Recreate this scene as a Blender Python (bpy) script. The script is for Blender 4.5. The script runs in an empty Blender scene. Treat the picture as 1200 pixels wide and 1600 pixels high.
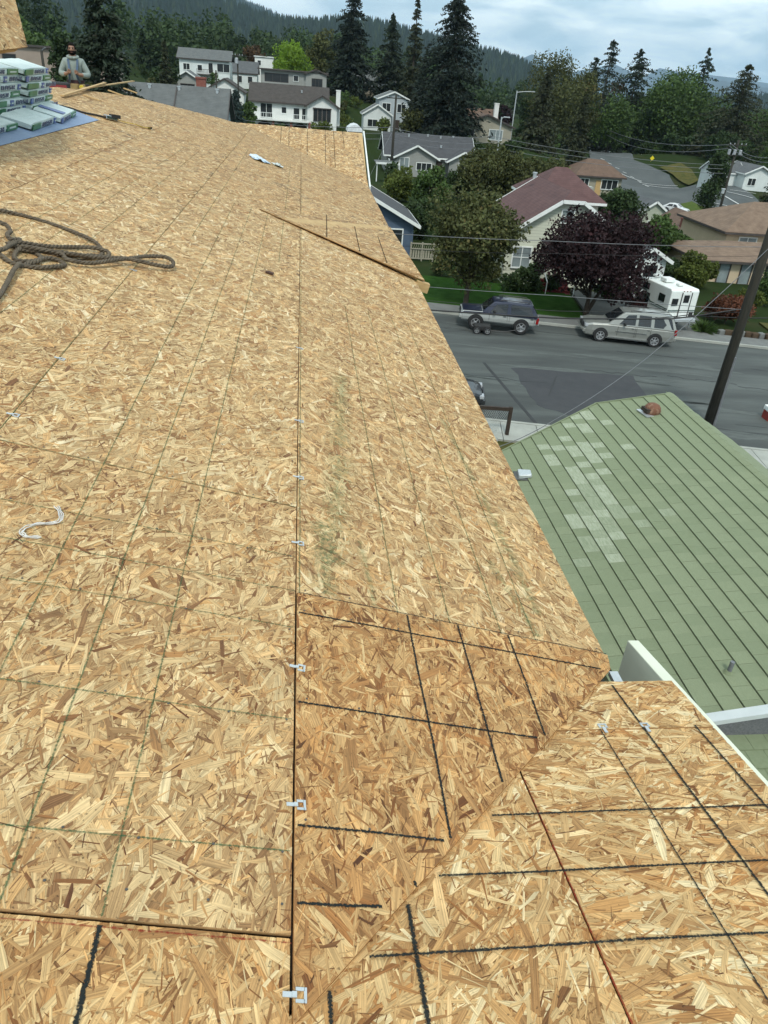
import bpy, math, random
import numpy as np
from mathutils import Vector, Matrix

random.seed(7)
RS = np.random.RandomState(11)
C = bpy.context.scene.collection
SC = bpy.context.scene
rad = math.radians

# ------------------------------------------------------------------ camera
EYE = Vector((0, 0, 12.0))
FPX = 1166.0                                   # focal length for a 1200 px wide picture
_Y = np.array([472 - 600, 105 - 800, FPX]); _Y /= np.linalg.norm(_Y)
_D = np.array([440 - 600, 2800 - 800, FPX]); _D -= _Y * (_D @ _Y); _D /= np.linalg.norm(_D)
_Z = -_D; _X = np.cross(_Y, _Z)
RW = np.array([_X, _Y, _Z])                    # world = RW @ (right, down, forward)
cam = bpy.data.cameras.new('camera')
cam.sensor_fit = 'HORIZONTAL'; cam.sensor_width = 36.0; cam.lens = 36.0 * FPX / 1200.0
cam.clip_start = 0.05; cam.clip_end = 60000
camo = bpy.data.objects.new('camera', cam); C.objects.link(camo)
cx, cy, cz = RW @ np.array([1, 0, 0]), RW @ np.array([0, -1, 0]), RW @ np.array([0, 0, -1])
camo.matrix_world = Matrix(((cx[0], cy[0], cz[0], EYE.x), (cx[1], cy[1], cz[1], EYE.y), (cx[2], cy[2], cz[2], EYE.z), (0, 0, 0, 1)))
SC.camera = camo
SC.render.resolution_x = 768; SC.render.resolution_y = 1024

# ------------------------------------------------------------------ sky and sun
SUN_EL, SUN_AZ = rad(52), rad(184)             # azimuth measured from +Y towards +X
world = bpy.data.worlds.new('World'); SC.world = world; world.use_nodes = True
wt = world.node_tree; wt.nodes.clear()
def wn(t, **k):
    n = wt.nodes.new(t)
    for a, b in k.items(): setattr(n, a, b)
    return n
sky = wn('ShaderNodeTexSky', sky_type='NISHITA', sun_disc=False, sun_elevation=SUN_EL, sun_rotation=SUN_AZ)
sky.air_density = 1.0; sky.dust_density = 2.0; sky.ozone_density = 1.5
tc = wn('ShaderNodeTexCoord'); mp = wn('ShaderNodeMapping'); mp.inputs['Scale'].default_value = (1.6, 1.6, 6.5)
wt.links.new(tc.outputs['Generated'], mp.inputs['Vector'])
n1 = wn('ShaderNodeTexNoise'); n1.inputs['Scale'].default_value = 4.6; n1.inputs['Detail'].default_value = 7; n1.inputs['Roughness'].default_value = .55
n1.inputs['Distortion'].default_value = .35
wt.links.new(mp.outputs['Vector'], n1.inputs['Vector'])
cr = wn('ShaderNodeValToRGB')
for e in cr.color_ramp.elements: pass
cr.color_ramp.elements[0].position = .40; cr.color_ramp.elements[0].color = (6.0, 8.0, 9.0, 1)
cr.color_ramp.elements[1].position = .60; cr.color_ramp.elements[1].color = (11.2, 12.6, 12.7, 1)
wt.links.new(n1.outputs['Fac'], cr.inputs['Fac'])
n2 = wn('ShaderNodeTexNoise'); n2.inputs['Scale'].default_value = 1.1; n2.inputs['Detail'].default_value = 5
wt.links.new(mp.outputs['Vector'], n2.inputs['Vector'])
cov = wn('ShaderNodeMapRange'); cov.inputs['From Min'].default_value = .35; cov.inputs['From Max'].default_value = .6
cov.inputs['To Min'].default_value = .8; cov.inputs['To Max'].default_value = 1.0
wt.links.new(n2.outputs['Fac'], cov.inputs['Value'])
mx = wn('ShaderNodeMix', data_type='RGBA')
wt.links.new(cov.outputs['Result'], mx.inputs['Factor']); wt.links.new(sky.outputs['Color'], mx.inputs['A']); wt.links.new(cr.outputs['Color'], mx.inputs['B'])
bg = wn('ShaderNodeBackground'); bg.inputs['Strength'].default_value = .1
wt.links.new(mx.outputs['Result'], bg.inputs['Color'])
wo = wn('ShaderNodeOutputWorld'); wt.links.new(bg.outputs['Background'], wo.inputs['Surface'])

sun = bpy.data.lights.new('sun', 'SUN'); sun.energy = 2.2; sun.angle = rad(10); sun.color = (1.0, .955, .88)
suno = bpy.data.objects.new('sun', sun); C.objects.link(suno)
sd = Vector((math.sin(SUN_AZ) * math.cos(SUN_EL), math.cos(SUN_AZ) * math.cos(SUN_EL), math.sin(SUN_EL)))
suno.rotation_euler = sd.to_track_quat('Z', 'Y').to_euler(); suno.location = (0, -30, 60)
SC.view_settings.view_transform = 'Standard'; SC.view_settings.look = 'None'
SC.view_settings.exposure = 0.2; SC.view_settings.gamma = 1.0
SC.view_settings.use_curve_mapping = False
cy_s = SC.cycles
cy_s.use_adaptive_sampling = True; cy_s.adaptive_threshold = .02; cy_s.max_bounces = 6; cy_s.diffuse_bounces = 3; cy_s.glossy_bounces = 2; cy_s.transparent_max_bounces = 10; cy_s.volume_bounces = 0
cy_s.use_denoising = True; cy_s.time_limit = 900

# ------------------------------------------------------------------ helpers: geometry of the view
def ray(u, v):
    d = RW @ np.array([u - 600., v - 800., FPX]); return d
def at(u, v, Y):                               # photo pixel -> point at forward distance Y
    d = ray(u, v); return Vector(d * (Y / d[1])) + EYE
def pxm(p):                                    # pixels per metre at a point
    q = RW.T @ np.array(Vector(p) - EYE); return FPX / q[2]

# ------------------------------------------------------------------ helpers: objects
def tag(o, label=None, cat=None, group=None, kind=None):
    if label: o['label'] = label
    if cat: o['category'] = cat
    if group: o['group'] = group
    if kind: o['kind'] = kind
    return o
def empty(name, loc=(0, 0, 0), yaw=0.0, parent=None):
    o = bpy.data.objects.new(name, None); C.objects.link(o)
    o.location = loc; o.rotation_euler = (0, 0, yaw); o.empty_display_size = .2
    if parent: o.parent = parent
    return o
def link(name, me, mat=None, parent=None, mw=None):
    o = bpy.data.objects.new(name, me); C.objects.link(o)
    if mat is not None and not me.materials: me.materials.append(mat)
    if parent: o.parent = parent
    if mw is not None: o.matrix_local = mw
    return o
class MB:
    def __init__(s): s.v = []; s.f = []
    def add(s, vs, fs, mw=None):
        b = len(s.v)
        s.v += [tuple(mw @ Vector(p)) for p in vs] if mw is not None else [tuple(p) for p in vs]
        s.f += [tuple(i + b for i in f) for f in fs]; return s
    def box(s, c, d, yaw=0.0, mw=None):
        x, y, z = d[0] / 2, d[1] / 2, d[2] / 2
        m = Matrix.Translation(c) @ Matrix.Rotation(yaw, 4, 'Z')
        if mw is not None: m = mw @ m
        return s.add([(-x, -y, -z), (x, -y, -z), (x, y, -z), (-x, y, -z), (-x, -y, z), (x, -y, z), (x, y, z), (-x, y, z)],
                     [(3, 2, 1, 0), (4, 5, 6, 7), (0, 1, 5, 4), (1, 2, 6, 5), (2, 3, 7, 6), (3, 0, 4, 7)], m)
    def beam(s, a, b, w, h, up=(0, 0, 1)):
        a, b = Vector(a), Vector(b); d = (b - a); L = d.length; d.normalize()
        sd_ = d.cross(Vector(up)).normalized(); u2 = sd_.cross(d)
        vs = []
        for p in (a, b):
            for i, j in ((-1, -1), (1, -1), (1, 1), (-1, 1)): vs.append(p + sd_ * (i * w / 2) + u2 * (j * h / 2))
        return s.add(vs, [(3, 2, 1, 0), (4, 5, 6, 7), (0, 1, 5, 4), (1, 2, 6, 5), (2, 3, 7, 6), (3, 0, 4, 7)])
    def prism(s, poly, off):                   # poly of 3-D points, extruded by vector off
        n = len(poly); off = Vector(off)
        vs = [Vector(p) for p in poly] + [Vector(p) + off for p in poly]
        fs = [tuple(range(n)), tuple(range(2 * n - 1, n - 1, -1))] + [(i, i + n, (i + 1) % n + n, (i + 1) % n) for i in range(n)]
        return s.add(vs, fs)
    def tube(s, pts, r, n=6, caps=True):
        pts = [Vector(p) for p in pts]; k = len(pts)
        rr = r if hasattr(r, '__len__') else [r] * k
        b = len(s.v); up = Vector((0.1, 0.2, 1)).normalized(); prev = None
        for i, p in enumerate(pts):
            t = (pts[min(i + 1, k - 1)] - pts[max(i - 1, 0)]).normalized()
            if prev is None:
                a = t.cross(up)
                if a.length < .05: a = t.cross(Vector((1, 0, 0)))
                a.normalize()
            else:
                a = (prev - t * prev.dot(t)).normalized()
            prev = a; c = t.cross(a)
            for j in range(n):
                th = 2 * math.pi * j / n
                s.v.append(tuple(p + (a * math.cos(th) + c * math.sin(th)) * rr[i]))
        for i in range(k - 1):
            for j in range(n):
                s.f.append((b + i * n + j, b + i * n + (j + 1) % n, b + (i + 1) * n + (j + 1) % n, b + (i + 1) * n + j))
        if caps:
            s.f.append(tuple(b + j for j in range(n - 1, -1, -1))); s.f.append(tuple(b + (k - 1) * n + j for j in range(n)))
        return s
    def lathe(s, prof, mw=None, n=16):         # profile of (radius, height) about local z
        vs = []; fs = []; k = len(prof)
        for r, z in prof:
            for j in range(n):
                th = 2 * math.pi * j / n; vs.append((r * math.cos(th), r * math.sin(th), z))
        for i in range(k - 1):
            for j in range(n): fs.append((i * n + j, i * n + (j + 1) % n, (i + 1) * n + (j + 1) % n, (i + 1) * n + j))
        fs.append(tuple(range(n - 1, -1, -1))); fs.append(tuple((k - 1) * n + j for j in range(n)))
        return s.add(vs, fs, mw)
    def loft(s, rings, cap=True):
        b = len(s.v); n = len(rings[0])
        for r in rings: s.v += [tuple(p) for p in r]
        for i in range(len(rings) - 1):
            for j in range(n): s.f.append((b + i * n + j, b + i * n + (j + 1) % n, b + (i + 1) * n + (j + 1) % n, b + (i + 1) * n + j))
        if cap:
            s.f.append(tuple(b + j for j in range(n - 1, -1, -1))); s.f.append(tuple(b + (len(rings) - 1) * n + j for j in range(n)))
        return s
    def build(s, name, mat, parent=None, smooth=False, bevel=0.0, mw=None):
        me = bpy.data.meshes.new(name); me.from_pydata(s.v, [], s.f); me.update()
        if smooth: me.polygons.foreach_set('use_smooth', [True] * len(me.polygons))
        o = link(name, me, mat, parent, mw)
        if bevel:
            m = o.modifiers.new('bevel', 'BEVEL'); m.width = bevel; m.segments = 2; m.limit_method = 'ANGLE'; m.angle_limit = rad(35)
        return o
def quads_mesh(name, V, mat, tone=None, n=4, st=None):   # V: (N*n,3) array of separate n-gons
    me = bpy.data.meshes.new(name); N = len(V) // n
    me.vertices.add(len(V)); me.vertices.foreach_set('co', np.asarray(V, np.float32).ravel())
    me.loops.add(len(V)); me.loops.foreach_set('vertex_index', np.arange(len(V), dtype=np.int32))
    me.polygons.add(N); me.polygons.foreach_set('loop_start', np.arange(0, len(V), n, dtype=np.int32))
    me.update(calc_edges=True); me.validate()
    if tone is not None:
        a = me.attributes.new('tone', 'FLOAT', 'POINT'); a.data.foreach_set('value', np.repeat(np.asarray(tone, np.float32), n))
    me.materials.append(mat)
    return me
def copy_tree(o, parent=None):
    c = o.copy(); C.objects.link(c); c.parent = parent
    for ch in list(o.children): copy_tree(ch, c)
    return c

# ------------------------------------------------------------------ materials
MATS = {}
def mat(name, c1, c2=None, scale=3.0, rough=.8, bump=0.0, metal=0.0, bscale=None, bands=None, bandstr=.4, coat=0.0, stretch=None, c3=None, spec=.5, detail=4):
    if name in MATS: return MATS[name]
    m = bpy.data.materials.new(name); m.use_nodes = True; t = m.node_tree; t.nodes.clear()
    N = lambda k: t.nodes.new(k); L = t.links.new
    out = N('ShaderNodeOutputMaterial'); b = N('ShaderNodeBsdfPrincipled'); L(b.outputs[0], out.inputs[0])
    b.inputs['Roughness'].default_value = rough; b.inputs['Metallic'].default_value = metal; b.inputs['Coat Weight'].default_value = coat
    b.inputs['Specular IOR Level'].default_value = spec
    co = N('ShaderNodeTexCoord'); vec = co.outputs['Object']
    if stretch:
        mpn = N('ShaderNodeMapping'); mpn.inputs['Scale'].default_value = stretch; L(vec, mpn.inputs['Vector']); vec = mpn.outputs['Vector']
    c2 = c2 or tuple(x * .75 for x in c1)
    nz = N('ShaderNodeTexNoise'); nz.inputs['Scale'].default_value = scale; nz.inputs['Detail'].default_value = detail; nz.inputs['Roughness'].default_value = .6
    L(vec, nz.inputs['Vector'])
    r = N('ShaderNodeValToRGB'); r.color_ramp.elements[0].position = .32; r.color_ramp.elements[1].position = .68
    r.color_ramp.elements[0].color = (*c1, 1); r.color_ramp.elements[1].color = (*c2, 1)
    if c3: e = r.color_ramp.elements.new(.5); e.color = (*c3, 1)
    L(nz.outputs['Fac'], r.inputs['Fac']); col = r.outputs['Color']
    hgt = None
    if bands:                                   # level courses or boards, by height
        w = N('ShaderNodeTexWave'); w.wave_type = 'BANDS'; w.bands_direction = 'Z'; w.wave_profile = 'SAW'
        w.inputs['Scale'].default_value = .31416 / bands; w.inputs['Distortion'].default_value = 0
        L(co.outputs['Object'], w.inputs['Vector'])
        mr = N('ShaderNodeMapRange'); mr.inputs['From Min'].default_value = 0; mr.inputs['From Max'].default_value = .25
        mr.inputs['To Min'].default_value = 1 - bandstr; mr.inputs['To Max'].default_value = 1
        L(w.outputs['Fac'], mr.inputs['Value'])
        mm = N('ShaderNodeMix'); mm.data_type = 'RGBA'; mm.blend_type = 'MULTIPLY'; mm.inputs['Factor'].default_value = 1
        L(col, mm.inputs['A']); L(mr.outputs['Result'], mm.inputs['B']); col = mm.outputs['Result']; hgt = w.outputs['Fac']
    L(col, b.inputs['Base Color'])
    if bump:
        bp = N('ShaderNodeBump'); bp.inputs['Strength'].default_value = bump; bp.inputs['Distance'].default_value = .02
        if hgt is None:
            n2_ = N('ShaderNodeTexNoise'); n2_.inputs['Scale'].default_value = bscale or scale * 8; n2_.inputs['Detail'].default_value = 3
            L(vec, n2_.inputs['Vector']); hgt = n2_.outputs['Fac']
        L(hgt, bp.inputs['Height']); L(bp.outputs['Normal'], b.inputs['Normal'])
    MATS[name] = m; return m
def tone_mat(name, stops, rough=.8, transl=0.0, grain=False, spec=.3):
    m = bpy.data.materials.new(name); m.use_nodes = True; t = m.node_tree; t.nodes.clear()
    N = lambda k: t.nodes.new(k); L = t.links.new
    out = N('ShaderNodeOutputMaterial'); b = N('ShaderNodeBsdfPrincipled')
    b.inputs['Roughness'].default_value = rough; b.inputs['Specular IOR Level'].default_value = spec
    a = N('ShaderNodeAttribute'); a.attribute_name = 'tone'
    r = N('ShaderNodeValToRGB'); els = r.color_ramp.elements
    els[0].position = stops[0][0]; els[0].color = (*stops[0][1], 1); els[1].position = stops[-1][0]; els[1].color = (*stops[-1][1], 1)
    for p, c in stops[1:-1]: e = els.new(p); e.color = (*c, 1)
    L(a.outputs['Fac'], r.inputs['Fac']); col = r.outputs['Color']
    if grain:
        co = N('ShaderNodeTexCoord'); st = N('ShaderNodeAttribute'); st.attribute_name = 'st'
        mpn = N('ShaderNodeMapping'); mpn.inputs['Scale'].default_value = (7, 330, 1); L(st.outputs['Vector'], mpn.inputs['Vector'])
        g = N('ShaderNodeTexNoise'); g.inputs['Scale'].default_value = 1; g.inputs['Detail'].default_value = 3; L(mpn.outputs['Vector'], g.inputs['Vector'])
        mr = N('ShaderNodeMapRange'); mr.inputs['From Min'].default_value = .25; mr.inputs['From Max'].default_value = .75
        mr.inputs['To Min'].default_value = .50; mr.inputs['To Max'].default_value = 1.27; L(g.outputs['Fac'], mr.inputs['Value'])
        sp = N('ShaderNodeTexNoise'); sp.inputs['Scale'].default_value = 95; sp.inputs['Detail'].default_value = 2; L(co.outputs['Object'], sp.inputs['Vector'])
        ms = N('ShaderNodeMapRange'); ms.inputs['From Min'].default_value = .27; ms.inputs['From Max'].default_value = .36
        ms.inputs['To Min'].default_value = .42; ms.inputs['To Max'].default_value = 1.0; L(sp.outputs['Fac'], ms.inputs['Value'])
        bl = N('ShaderNodeTexNoise'); bl.inputs['Scale'].default_value = 5; bl.inputs['Detail'].default_value = 9; bl.inputs['Roughness'].default_value = .75; L(co.outputs['Object'], bl.inputs['Vector'])
        mb_ = N('ShaderNodeMapRange'); mb_.inputs['From Min'].default_value = .3; mb_.inputs['From Max'].default_value = .7
        mb_.inputs['To Min'].default_value = .74; mb_.inputs['To Max'].default_value = 1.16; L(bl.outputs['Fac'], mb_.inputs['Value'])
        sx = N('ShaderNodeSeparateXYZ'); L(st.outputs['Vector'], sx.inputs[0])
        hm_ = N('ShaderNodeMapRange'); hm_.inputs['From Min'].default_value = .6; hm_.inputs['From Max'].default_value = 1.0; hm_.inputs['To Max'].default_value = .55; L(sx.outputs['Z'], hm_.inputs['Value'])
        hx = N('ShaderNodeMix'); hx.data_type = 'RGBA'; hx.blend_type = 'MULTIPLY'; hx.inputs['B'].default_value = (1.0, .70, .42, 1); L(hm_.outputs['Result'], hx.inputs['Factor']); L(col, hx.inputs['A']); col = hx.outputs['Result']
        k = mr.outputs['Result']
        for o2 in (ms, mb_):
            mu = N('ShaderNodeMath'); mu.operation = 'MULTIPLY'; L(k, mu.inputs[0]); L(o2.outputs['Result'], mu.inputs[1]); k = mu.outputs[0]
        mm = N('ShaderNodeMix'); mm.data_type = 'RGBA'; mm.blend_type = 'MULTIPLY'; mm.inputs['Factor'].default_value = 1
        L(col, mm.inputs['A']); L(k, mm.inputs['B']); col = mm.outputs['Result']
        bp = N('ShaderNodeBump'); bp.inputs['Strength'].default_value = .25; bp.inputs['Distance'].default_value = .0015
        L(g.outputs['Fac'], bp.inputs['Height']); L(bp.outputs['Normal'], b.inputs['Normal'])
    L(col, b.inputs['Base Color'])
    if transl:
        tr = N('ShaderNodeBsdfTranslucent'); L(col, tr.inputs['Color']); mxs = N('ShaderNodeMixShader'); mxs.inputs[0].default_value = transl
        L(b.outputs[0], mxs.inputs[1]); L(tr.outputs[0], mxs.inputs[2]); L(mxs.outputs[0], out.inputs[0])
    else: L(b.outputs[0], out.inputs[0])
    MATS[name] = m; return m
OSB = tone_mat('osb_new', [(0, (.085, .034, .018)), (.10, (.20, .092, .036)), (.3, (.385, .225, .096)), (.6, (.58, .39, .182)), (.85, (.715, .53, .28)), (1, (.81, .655, .41))], .7, grain=True)
OSBO = tone_mat('osb_weathered', [(0, (.08, .030, .012)), (.10, (.19, .080, .026)), (.3, (.38, .195, .070)), (.6, (.57, .35, .145)), (.85, (.70, .49, .235)), (1, (.80, .63, .36))], .7, grain=True)
def chalk_mat(name, col, lo, hi, sc=120, dens=1.0):
    m = bpy.data.materials.new(name); m.use_nodes = True; t = m.node_tree; t.nodes.clear()
    N = lambda k: t.nodes.new(k); L = t.links.new
    out = N('ShaderNodeOutputMaterial'); b = N('ShaderNodeBsdfDiffuse'); b.inputs['Color'].default_value = (*col, 1)
    tr = N('ShaderNodeBsdfTransparent'); mxs = N('ShaderNodeMixShader')
    co = N('ShaderNodeTexCoord'); nz = N('ShaderNodeTexNoise'); nz.inputs['Scale'].default_value = sc; nz.inputs['Detail'].default_value = 3; L(co.outputs['Object'], nz.inputs['Vector'])
    st = N('ShaderNodeAttribute'); st.attribute_name = 'tone'       # 0 at the edges of the mark, 1 on its centre line
    mr = N('ShaderNodeMapRange'); mr.inputs['From Min'].default_value = lo; mr.inputs['From Max'].default_value = hi
    ad = N('ShaderNodeMath'); ad.operation = 'MULTIPLY_ADD'; ad.inputs[1].default_value = .35; L(st.outputs['Fac'], ad.inputs[0]); L(nz.outputs['Fac'], ad.inputs[2])
    L(ad.outputs[0], mr.inputs['Value']); mu = N('ShaderNodeMath'); mu.operation = 'MULTIPLY'; mu.inputs[1].default_value = dens; L(mr.outputs['Result'], mu.inputs[0])
    L(mu.outputs[0], mxs.inputs[0]); L(tr.outputs[0], mxs.inputs[1]); L(b.outputs[0], mxs.inputs[2]); L(mxs.outputs[0], out.inputs[0])
    MATS[name] = m; return m
CH_GREEN = chalk_mat('green_chalk', (.05, .115, .055), .52, .84, 160, .70)
CH_BLACK = chalk_mat('black_marker_joint_shade', (.022, .026, .026), .5, .68, 170, .95)
CH_RED = chalk_mat('red_chalk', (.26, .03, .022), .62, .9, 90, .75)
CH_STAIN = chalk_mat('green_chalk_dust', (.12, .22, .11), .62, 1.05, 60, .38)
M_GALV = mat('galvanised', (.62, .65, .66), (.5, .53, .54), 30, .42, metal=.6)
M_WHITE = mat('white_paint', (.74, .77, .74), (.66, .69, .67), 2, .6)
M_CREAM = mat('cream_board', (.72, .74, .60), (.64, .66, .52), 3, .6)
M_GLASS = mat('window_glass', (.02, .024, .026), (.03, .034, .036), 1, .12, spec=.6)
M_CURT = mat('curtained_glass', (.25, .30, .30), (.16, .19, .2), 1.2, .25)
M_LUMB = mat('lumber', (.50, .34, .15), (.40, .26, .11), 6, .75, stretch=(1, 1, 6))
M_BLACK = mat('black_rubber', (.012, .012, .012), (.02, .02, .02), 10, .75)
M_DARKW = mat('dark_wood_and_shade', (.03, .022, .016), (.05, .036, .026), 4, .8, bump=.3)
M_POLE = mat('pole_wood', (.022, .022, .016), (.045, .04, .03), 5, .9, bump=.3, stretch=(3, 3, .4))
M_WIRE = mat('wire_black', (.016, .017, .018), None, 5, .6)
M_WIREL = mat('wire_grey', (.16, .17, .18), None, 5, .6)
M_BARK = mat('bark', (.035, .028, .02), (.06, .048, .036), 8, .95, bump=.5)
M_CONC = mat('concrete', (.36, .37, .33), (.28, .29, .26), 1.2, .9, bump=.1)
M_ASPH = mat('asphalt', (.036, .040, .039), (.092, .103, .096), .30, .85, bump=.2, bscale=26, stretch=(.35, 1.9, 1), c3=(.06, .068, .064), detail=12)
M_ASPHF = mat('asphalt_far', (.10, .11, .11), (.075, .084, .085), .2, .9, spec=.1)
M_ASPHP = mat('asphalt_patch', (.036, .038, .042), (.045, .047, .05), 2, .9, bump=.1)
M_SEAL = mat('crack_seal', (.03, .032, .033), None, 2, .8)
M_LINE = mat('road_paint', (.62, .64, .62), (.45, .47, .46), 2, .8)
M_GRASS = mat('lawn', (.020, .050, .010), (.034, .078, .016), 1.5, .95, spec=.02, bump=.8, bscale=40, c3=(.026, .064, .012), detail=8)
M_DRY = mat('dry_grass', (.10, .085, .03), (.055, .06, .02), .9, .95, spec=.02, bump=.8, bscale=30, c3=(.08, .08, .03), detail=8)
M_EARTH = mat('rough_ground', (.022, .034, .012), (.045, .045, .022), .12, .95, spec=.02, bump=.6, bscale=3, c3=(.022, .036, .012), detail=9)
M_SOIL = mat('soil', (.09, .065, .045), (.06, .045, .03), 3, .95, spec=.02, bump=.5)

# ------------------------------------------------------------------ terrain
SLX = -.026
ST_O = np.array([7.6, 36.4]); ST_E = np.array([.9888, -.149]); ST_N = np.array([.149, .9888])
CTRL = []
def ctrl(u, v, Y, dz=0): p = at(u, v, Y); CTRL.append((p.x, p.y, p.z + dz - SLX * p.x))
for X_ in range(-60, 75, 15):
    for Y_ in (0, 15, 30, 45, 56): CTRL.append((X_, Y_, 0.0))
for u, v, Y in ((1050, 332, 135), (1115, 362, 108), (930, 250, 240), (1180, 298, 150), (995, 298, 165), (930, 300, 118), (1085, 345, 122),
                (620, 274, 122), (720, 280, 122), (460, 213, 150), (600, 205, 165), (760, 222, 150), (575, 158, 210), (460, 141, 190), (320, 137, 190),
                (60, 147, 110), (640, 408, 60), (700, 330, 80), (800, 330, 80), (880, 240, 170), (1000, 245, 215), (690, 215, 150), (1100, 245, 190)):
    ctrl(u, v, Y)
CTRL += [(-40, 85, 6.0), (-70, 60, 6), (-110, 150, 8), (-100, 300, 12), (0, 400, 14), (150, 420, 0), (300, 300, -16), (350, 500, -20), (250, 150, -10), (120, 60, -2)]
CT = np.array(CTRL)
def terr(x, y):
    x = np.asarray(x, float); y = np.asarray(y, float); sh = x.shape
    xf, yf = x.ravel(), y.ravel(); out = np.empty_like(xf)
    for i in range(0, len(xf), 4000):
        d2 = (xf[i:i + 4000, None] - CT[None, :, 0]) ** 2 + (yf[i:i + 4000, None] - CT[None, :, 1]) ** 2
        w = 1 / (d2 + 30.0) ** 1.8
        out[i:i + 4000] = (w * CT[None, :, 2]).sum(1) / w.sum(1)
    near = np.clip((62 - yf) / 8, 0, 1) * np.clip((90 - np.abs(xf)) / 20, 0, 1)
    out = out * (1 - near) + SLX * np.clip(xf, -150, 150)
    far = np.clip((yf - 500) / 900, 0, 1)
    out = out * (1 - far) + far * np.where(xf < 250, 2.0, -18.0)
    return out.reshape(sh)
def tz(x, y): return float(terr(np.array([x]), np.array([y]))[0])
def tp(u, v, y0=8.0, y1=900.0):                # where a line of sight meets the ground
    d = ray(u, v); d = d / d[1]
    ys = np.geomspace(y0, y1, 700); hz = terr(d[0] * ys, ys); zz = 12 + d[2] * ys
    k = np.argmax(zz < hz)
    if not (zz < hz).any(): k = len(ys) - 1
    a, b = ys[max(k - 1, 0)], ys[k]
    for _ in range(18):
        m = (a + b) / 2
        if 12 + d[2] * m < tz(d[0] * m, m): b = m
        else: a = m
    return Vector((d[0] * b, b, tz(d[0] * b, b)))
def sheet(name, X, Y, Z, m):
    ny, nx = X.shape; me = bpy.data.meshes.new(name)
    V = np.stack([X, Y, Z], -1).reshape(-1, 3); i = np.arange(ny * nx).reshape(ny, nx)
    Fq = np.stack([i[:-1, :-1], i[:-1, 1:], i[1:, 1:], i[1:, :-1]], -1).reshape(-1, 4)
    me.vertices.add(len(V)); me.vertices.foreach_set('co', V.astype(np.float32).ravel())
    me.loops.add(Fq.size); me.loops.foreach_set('vertex_index', Fq.astype(np.int32).ravel())
    me.polygons.add(len(Fq)); me.polygons.foreach_set('loop_start', np.arange(0, Fq.size, 4, dtype=np.int32))
    me.update(calc_edges=True); me.polygons.foreach_set('use_smooth', np.ones(len(Fq), bool))
    return link(name, me, m)
gx = np.concatenate([-np.geomspace(160, 14000, 24)[::-1], np.linspace(-155, 155, 125), np.geomspace(160, 14000, 24)])
gy = np.concatenate([-np.geomspace(20, 6000, 14)[::-1], np.linspace(-15, 300, 150), np.geomspace(306, 16000, 40)])
GX, GY = np.meshgrid(gx, gy)
tag(sheet('ground', GX, GY, terr(GX, GY) - .06, M_EARTH), kind='structure')
def st(e, n, dz=0.0):                          # street frame: along, across
    p = ST_O + ST_E * e + ST_N * n; return Vector((p[0], p[1], SLX * p[0] + dz))
def strip(name, e0, e1, n0, n1, dz, m, kind='structure', parent=None, thick=0.0):
    b = MB(); k = max(2, int(abs(e1 - e0) / 12) + 1)
    for i in range(k - 1):
        a, c = e0 + (e1 - e0) * i / (k - 1), e0 + (e1 - e0) * (i + 1) / (k - 1)
        b.prism([st(a, n0, dz), st(c, n0, dz), st(c, n1, dz), st(a, n1, dz)], (0, 0, -max(thick, .003)))
    return tag(b.build(name, m, parent), kind=kind if parent is None else None)
road = strip('road', -75, 75, -8, 8, .0, M_ASPH)
strip('kerb', -75, 75, 8, 8.18, .13, M_CONC, thick=.3); 
strip('pavement', -75, 75, 8.18, 9.9, .11, mat('old_concrete', (.16, .165, .155), (.12, .125, .12), 1.5, .9), thick=.3)
strip('kerb', -75, 75, -8.18, -8, .13, M_CONC, thick=.3)
for i in range(24):                            # near footway slabs with open joints
    strip('pavement_slab', -16 + i * 1.5, -14.525 + i * 1.5, -10.0, -8.2, .115 + random.uniform(-.003, .003), M_CONC, thick=.3)
strip('lawn', -60, 8.9, 9.9, 17.5, .06, M_GRASS, thick=.1)
strip('lawn', 21.5, 60, 9.9, 14.5, .06, M_DRY, thick=.1)
strip('driveway', 9.2, 17.0, 9.9, 18.0, .10, mat('drive_concrete', (.10, .105, .10), (.075, .08, .075), 1.0, .9), thick=.2)
strip('front_yard', -30, 40, -14, -10, .03, M_DRY, thick=.1)
# resurfaced patch, cracks and drain in the street
pq = [(3.2, -.7), (9.5, .1), (9.5, -7.6), (7.2, -7.7), (3.9, -5.6)]; pt = []
for (a0_, b0_), (a1_, b1_) in zip(pq, pq[1:] + pq[:1]): pt += [st(a0_ + (a1_ - a0_) * k / 9 + random.uniform(-.09, .09), b0_ + (b1_ - b0_) * k / 9 + random.uniform(-.12, .12), .005) for k in range(9)]
MB().prism(pt, (0, 0, -.003)).build('asphalt_patch', M_ASPHP, road)
for a, b, w in (((1.8, -.4), (3.6, -7.8), .16), ((5.4, -1.2), (4.6, -4.2), .06)):
    p0, p1 = st(*a, .0075), st(*b, .0075); MB().beam(p0, p1, w, .003).build('crack_seal', M_SEAL, road)
for i in range(16):
    e0 = random.uniform(-6, 22); n0 = random.uniform(-6, 7); L_ = random.uniform(3, 12); pts = []
    for k in range(14): pts.append(st(e0 + L_ * k / 13, n0 + random.uniform(-.12, .12), .0055))
    b = MB()
    for k in range(13): b.beam(pts[k], pts[k + 1], random.uniform(.03, .09), .003)
    b.build('crack_seal', M_SEAL, road)
p = st(.6, -4.9, .006); MB().lathe([(.16, 0), (.16, .006)], Matrix.Translation(p), 14).build('valve_cover', mat('iron', (.12, .12, .12), None, 8, .6), road)
M_WORN = mat('asphalt_worn', (.10, .112, .104), (.062, .07, .066), 2.5, .9, stretch=(.6, 2, 1), detail=9)
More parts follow.
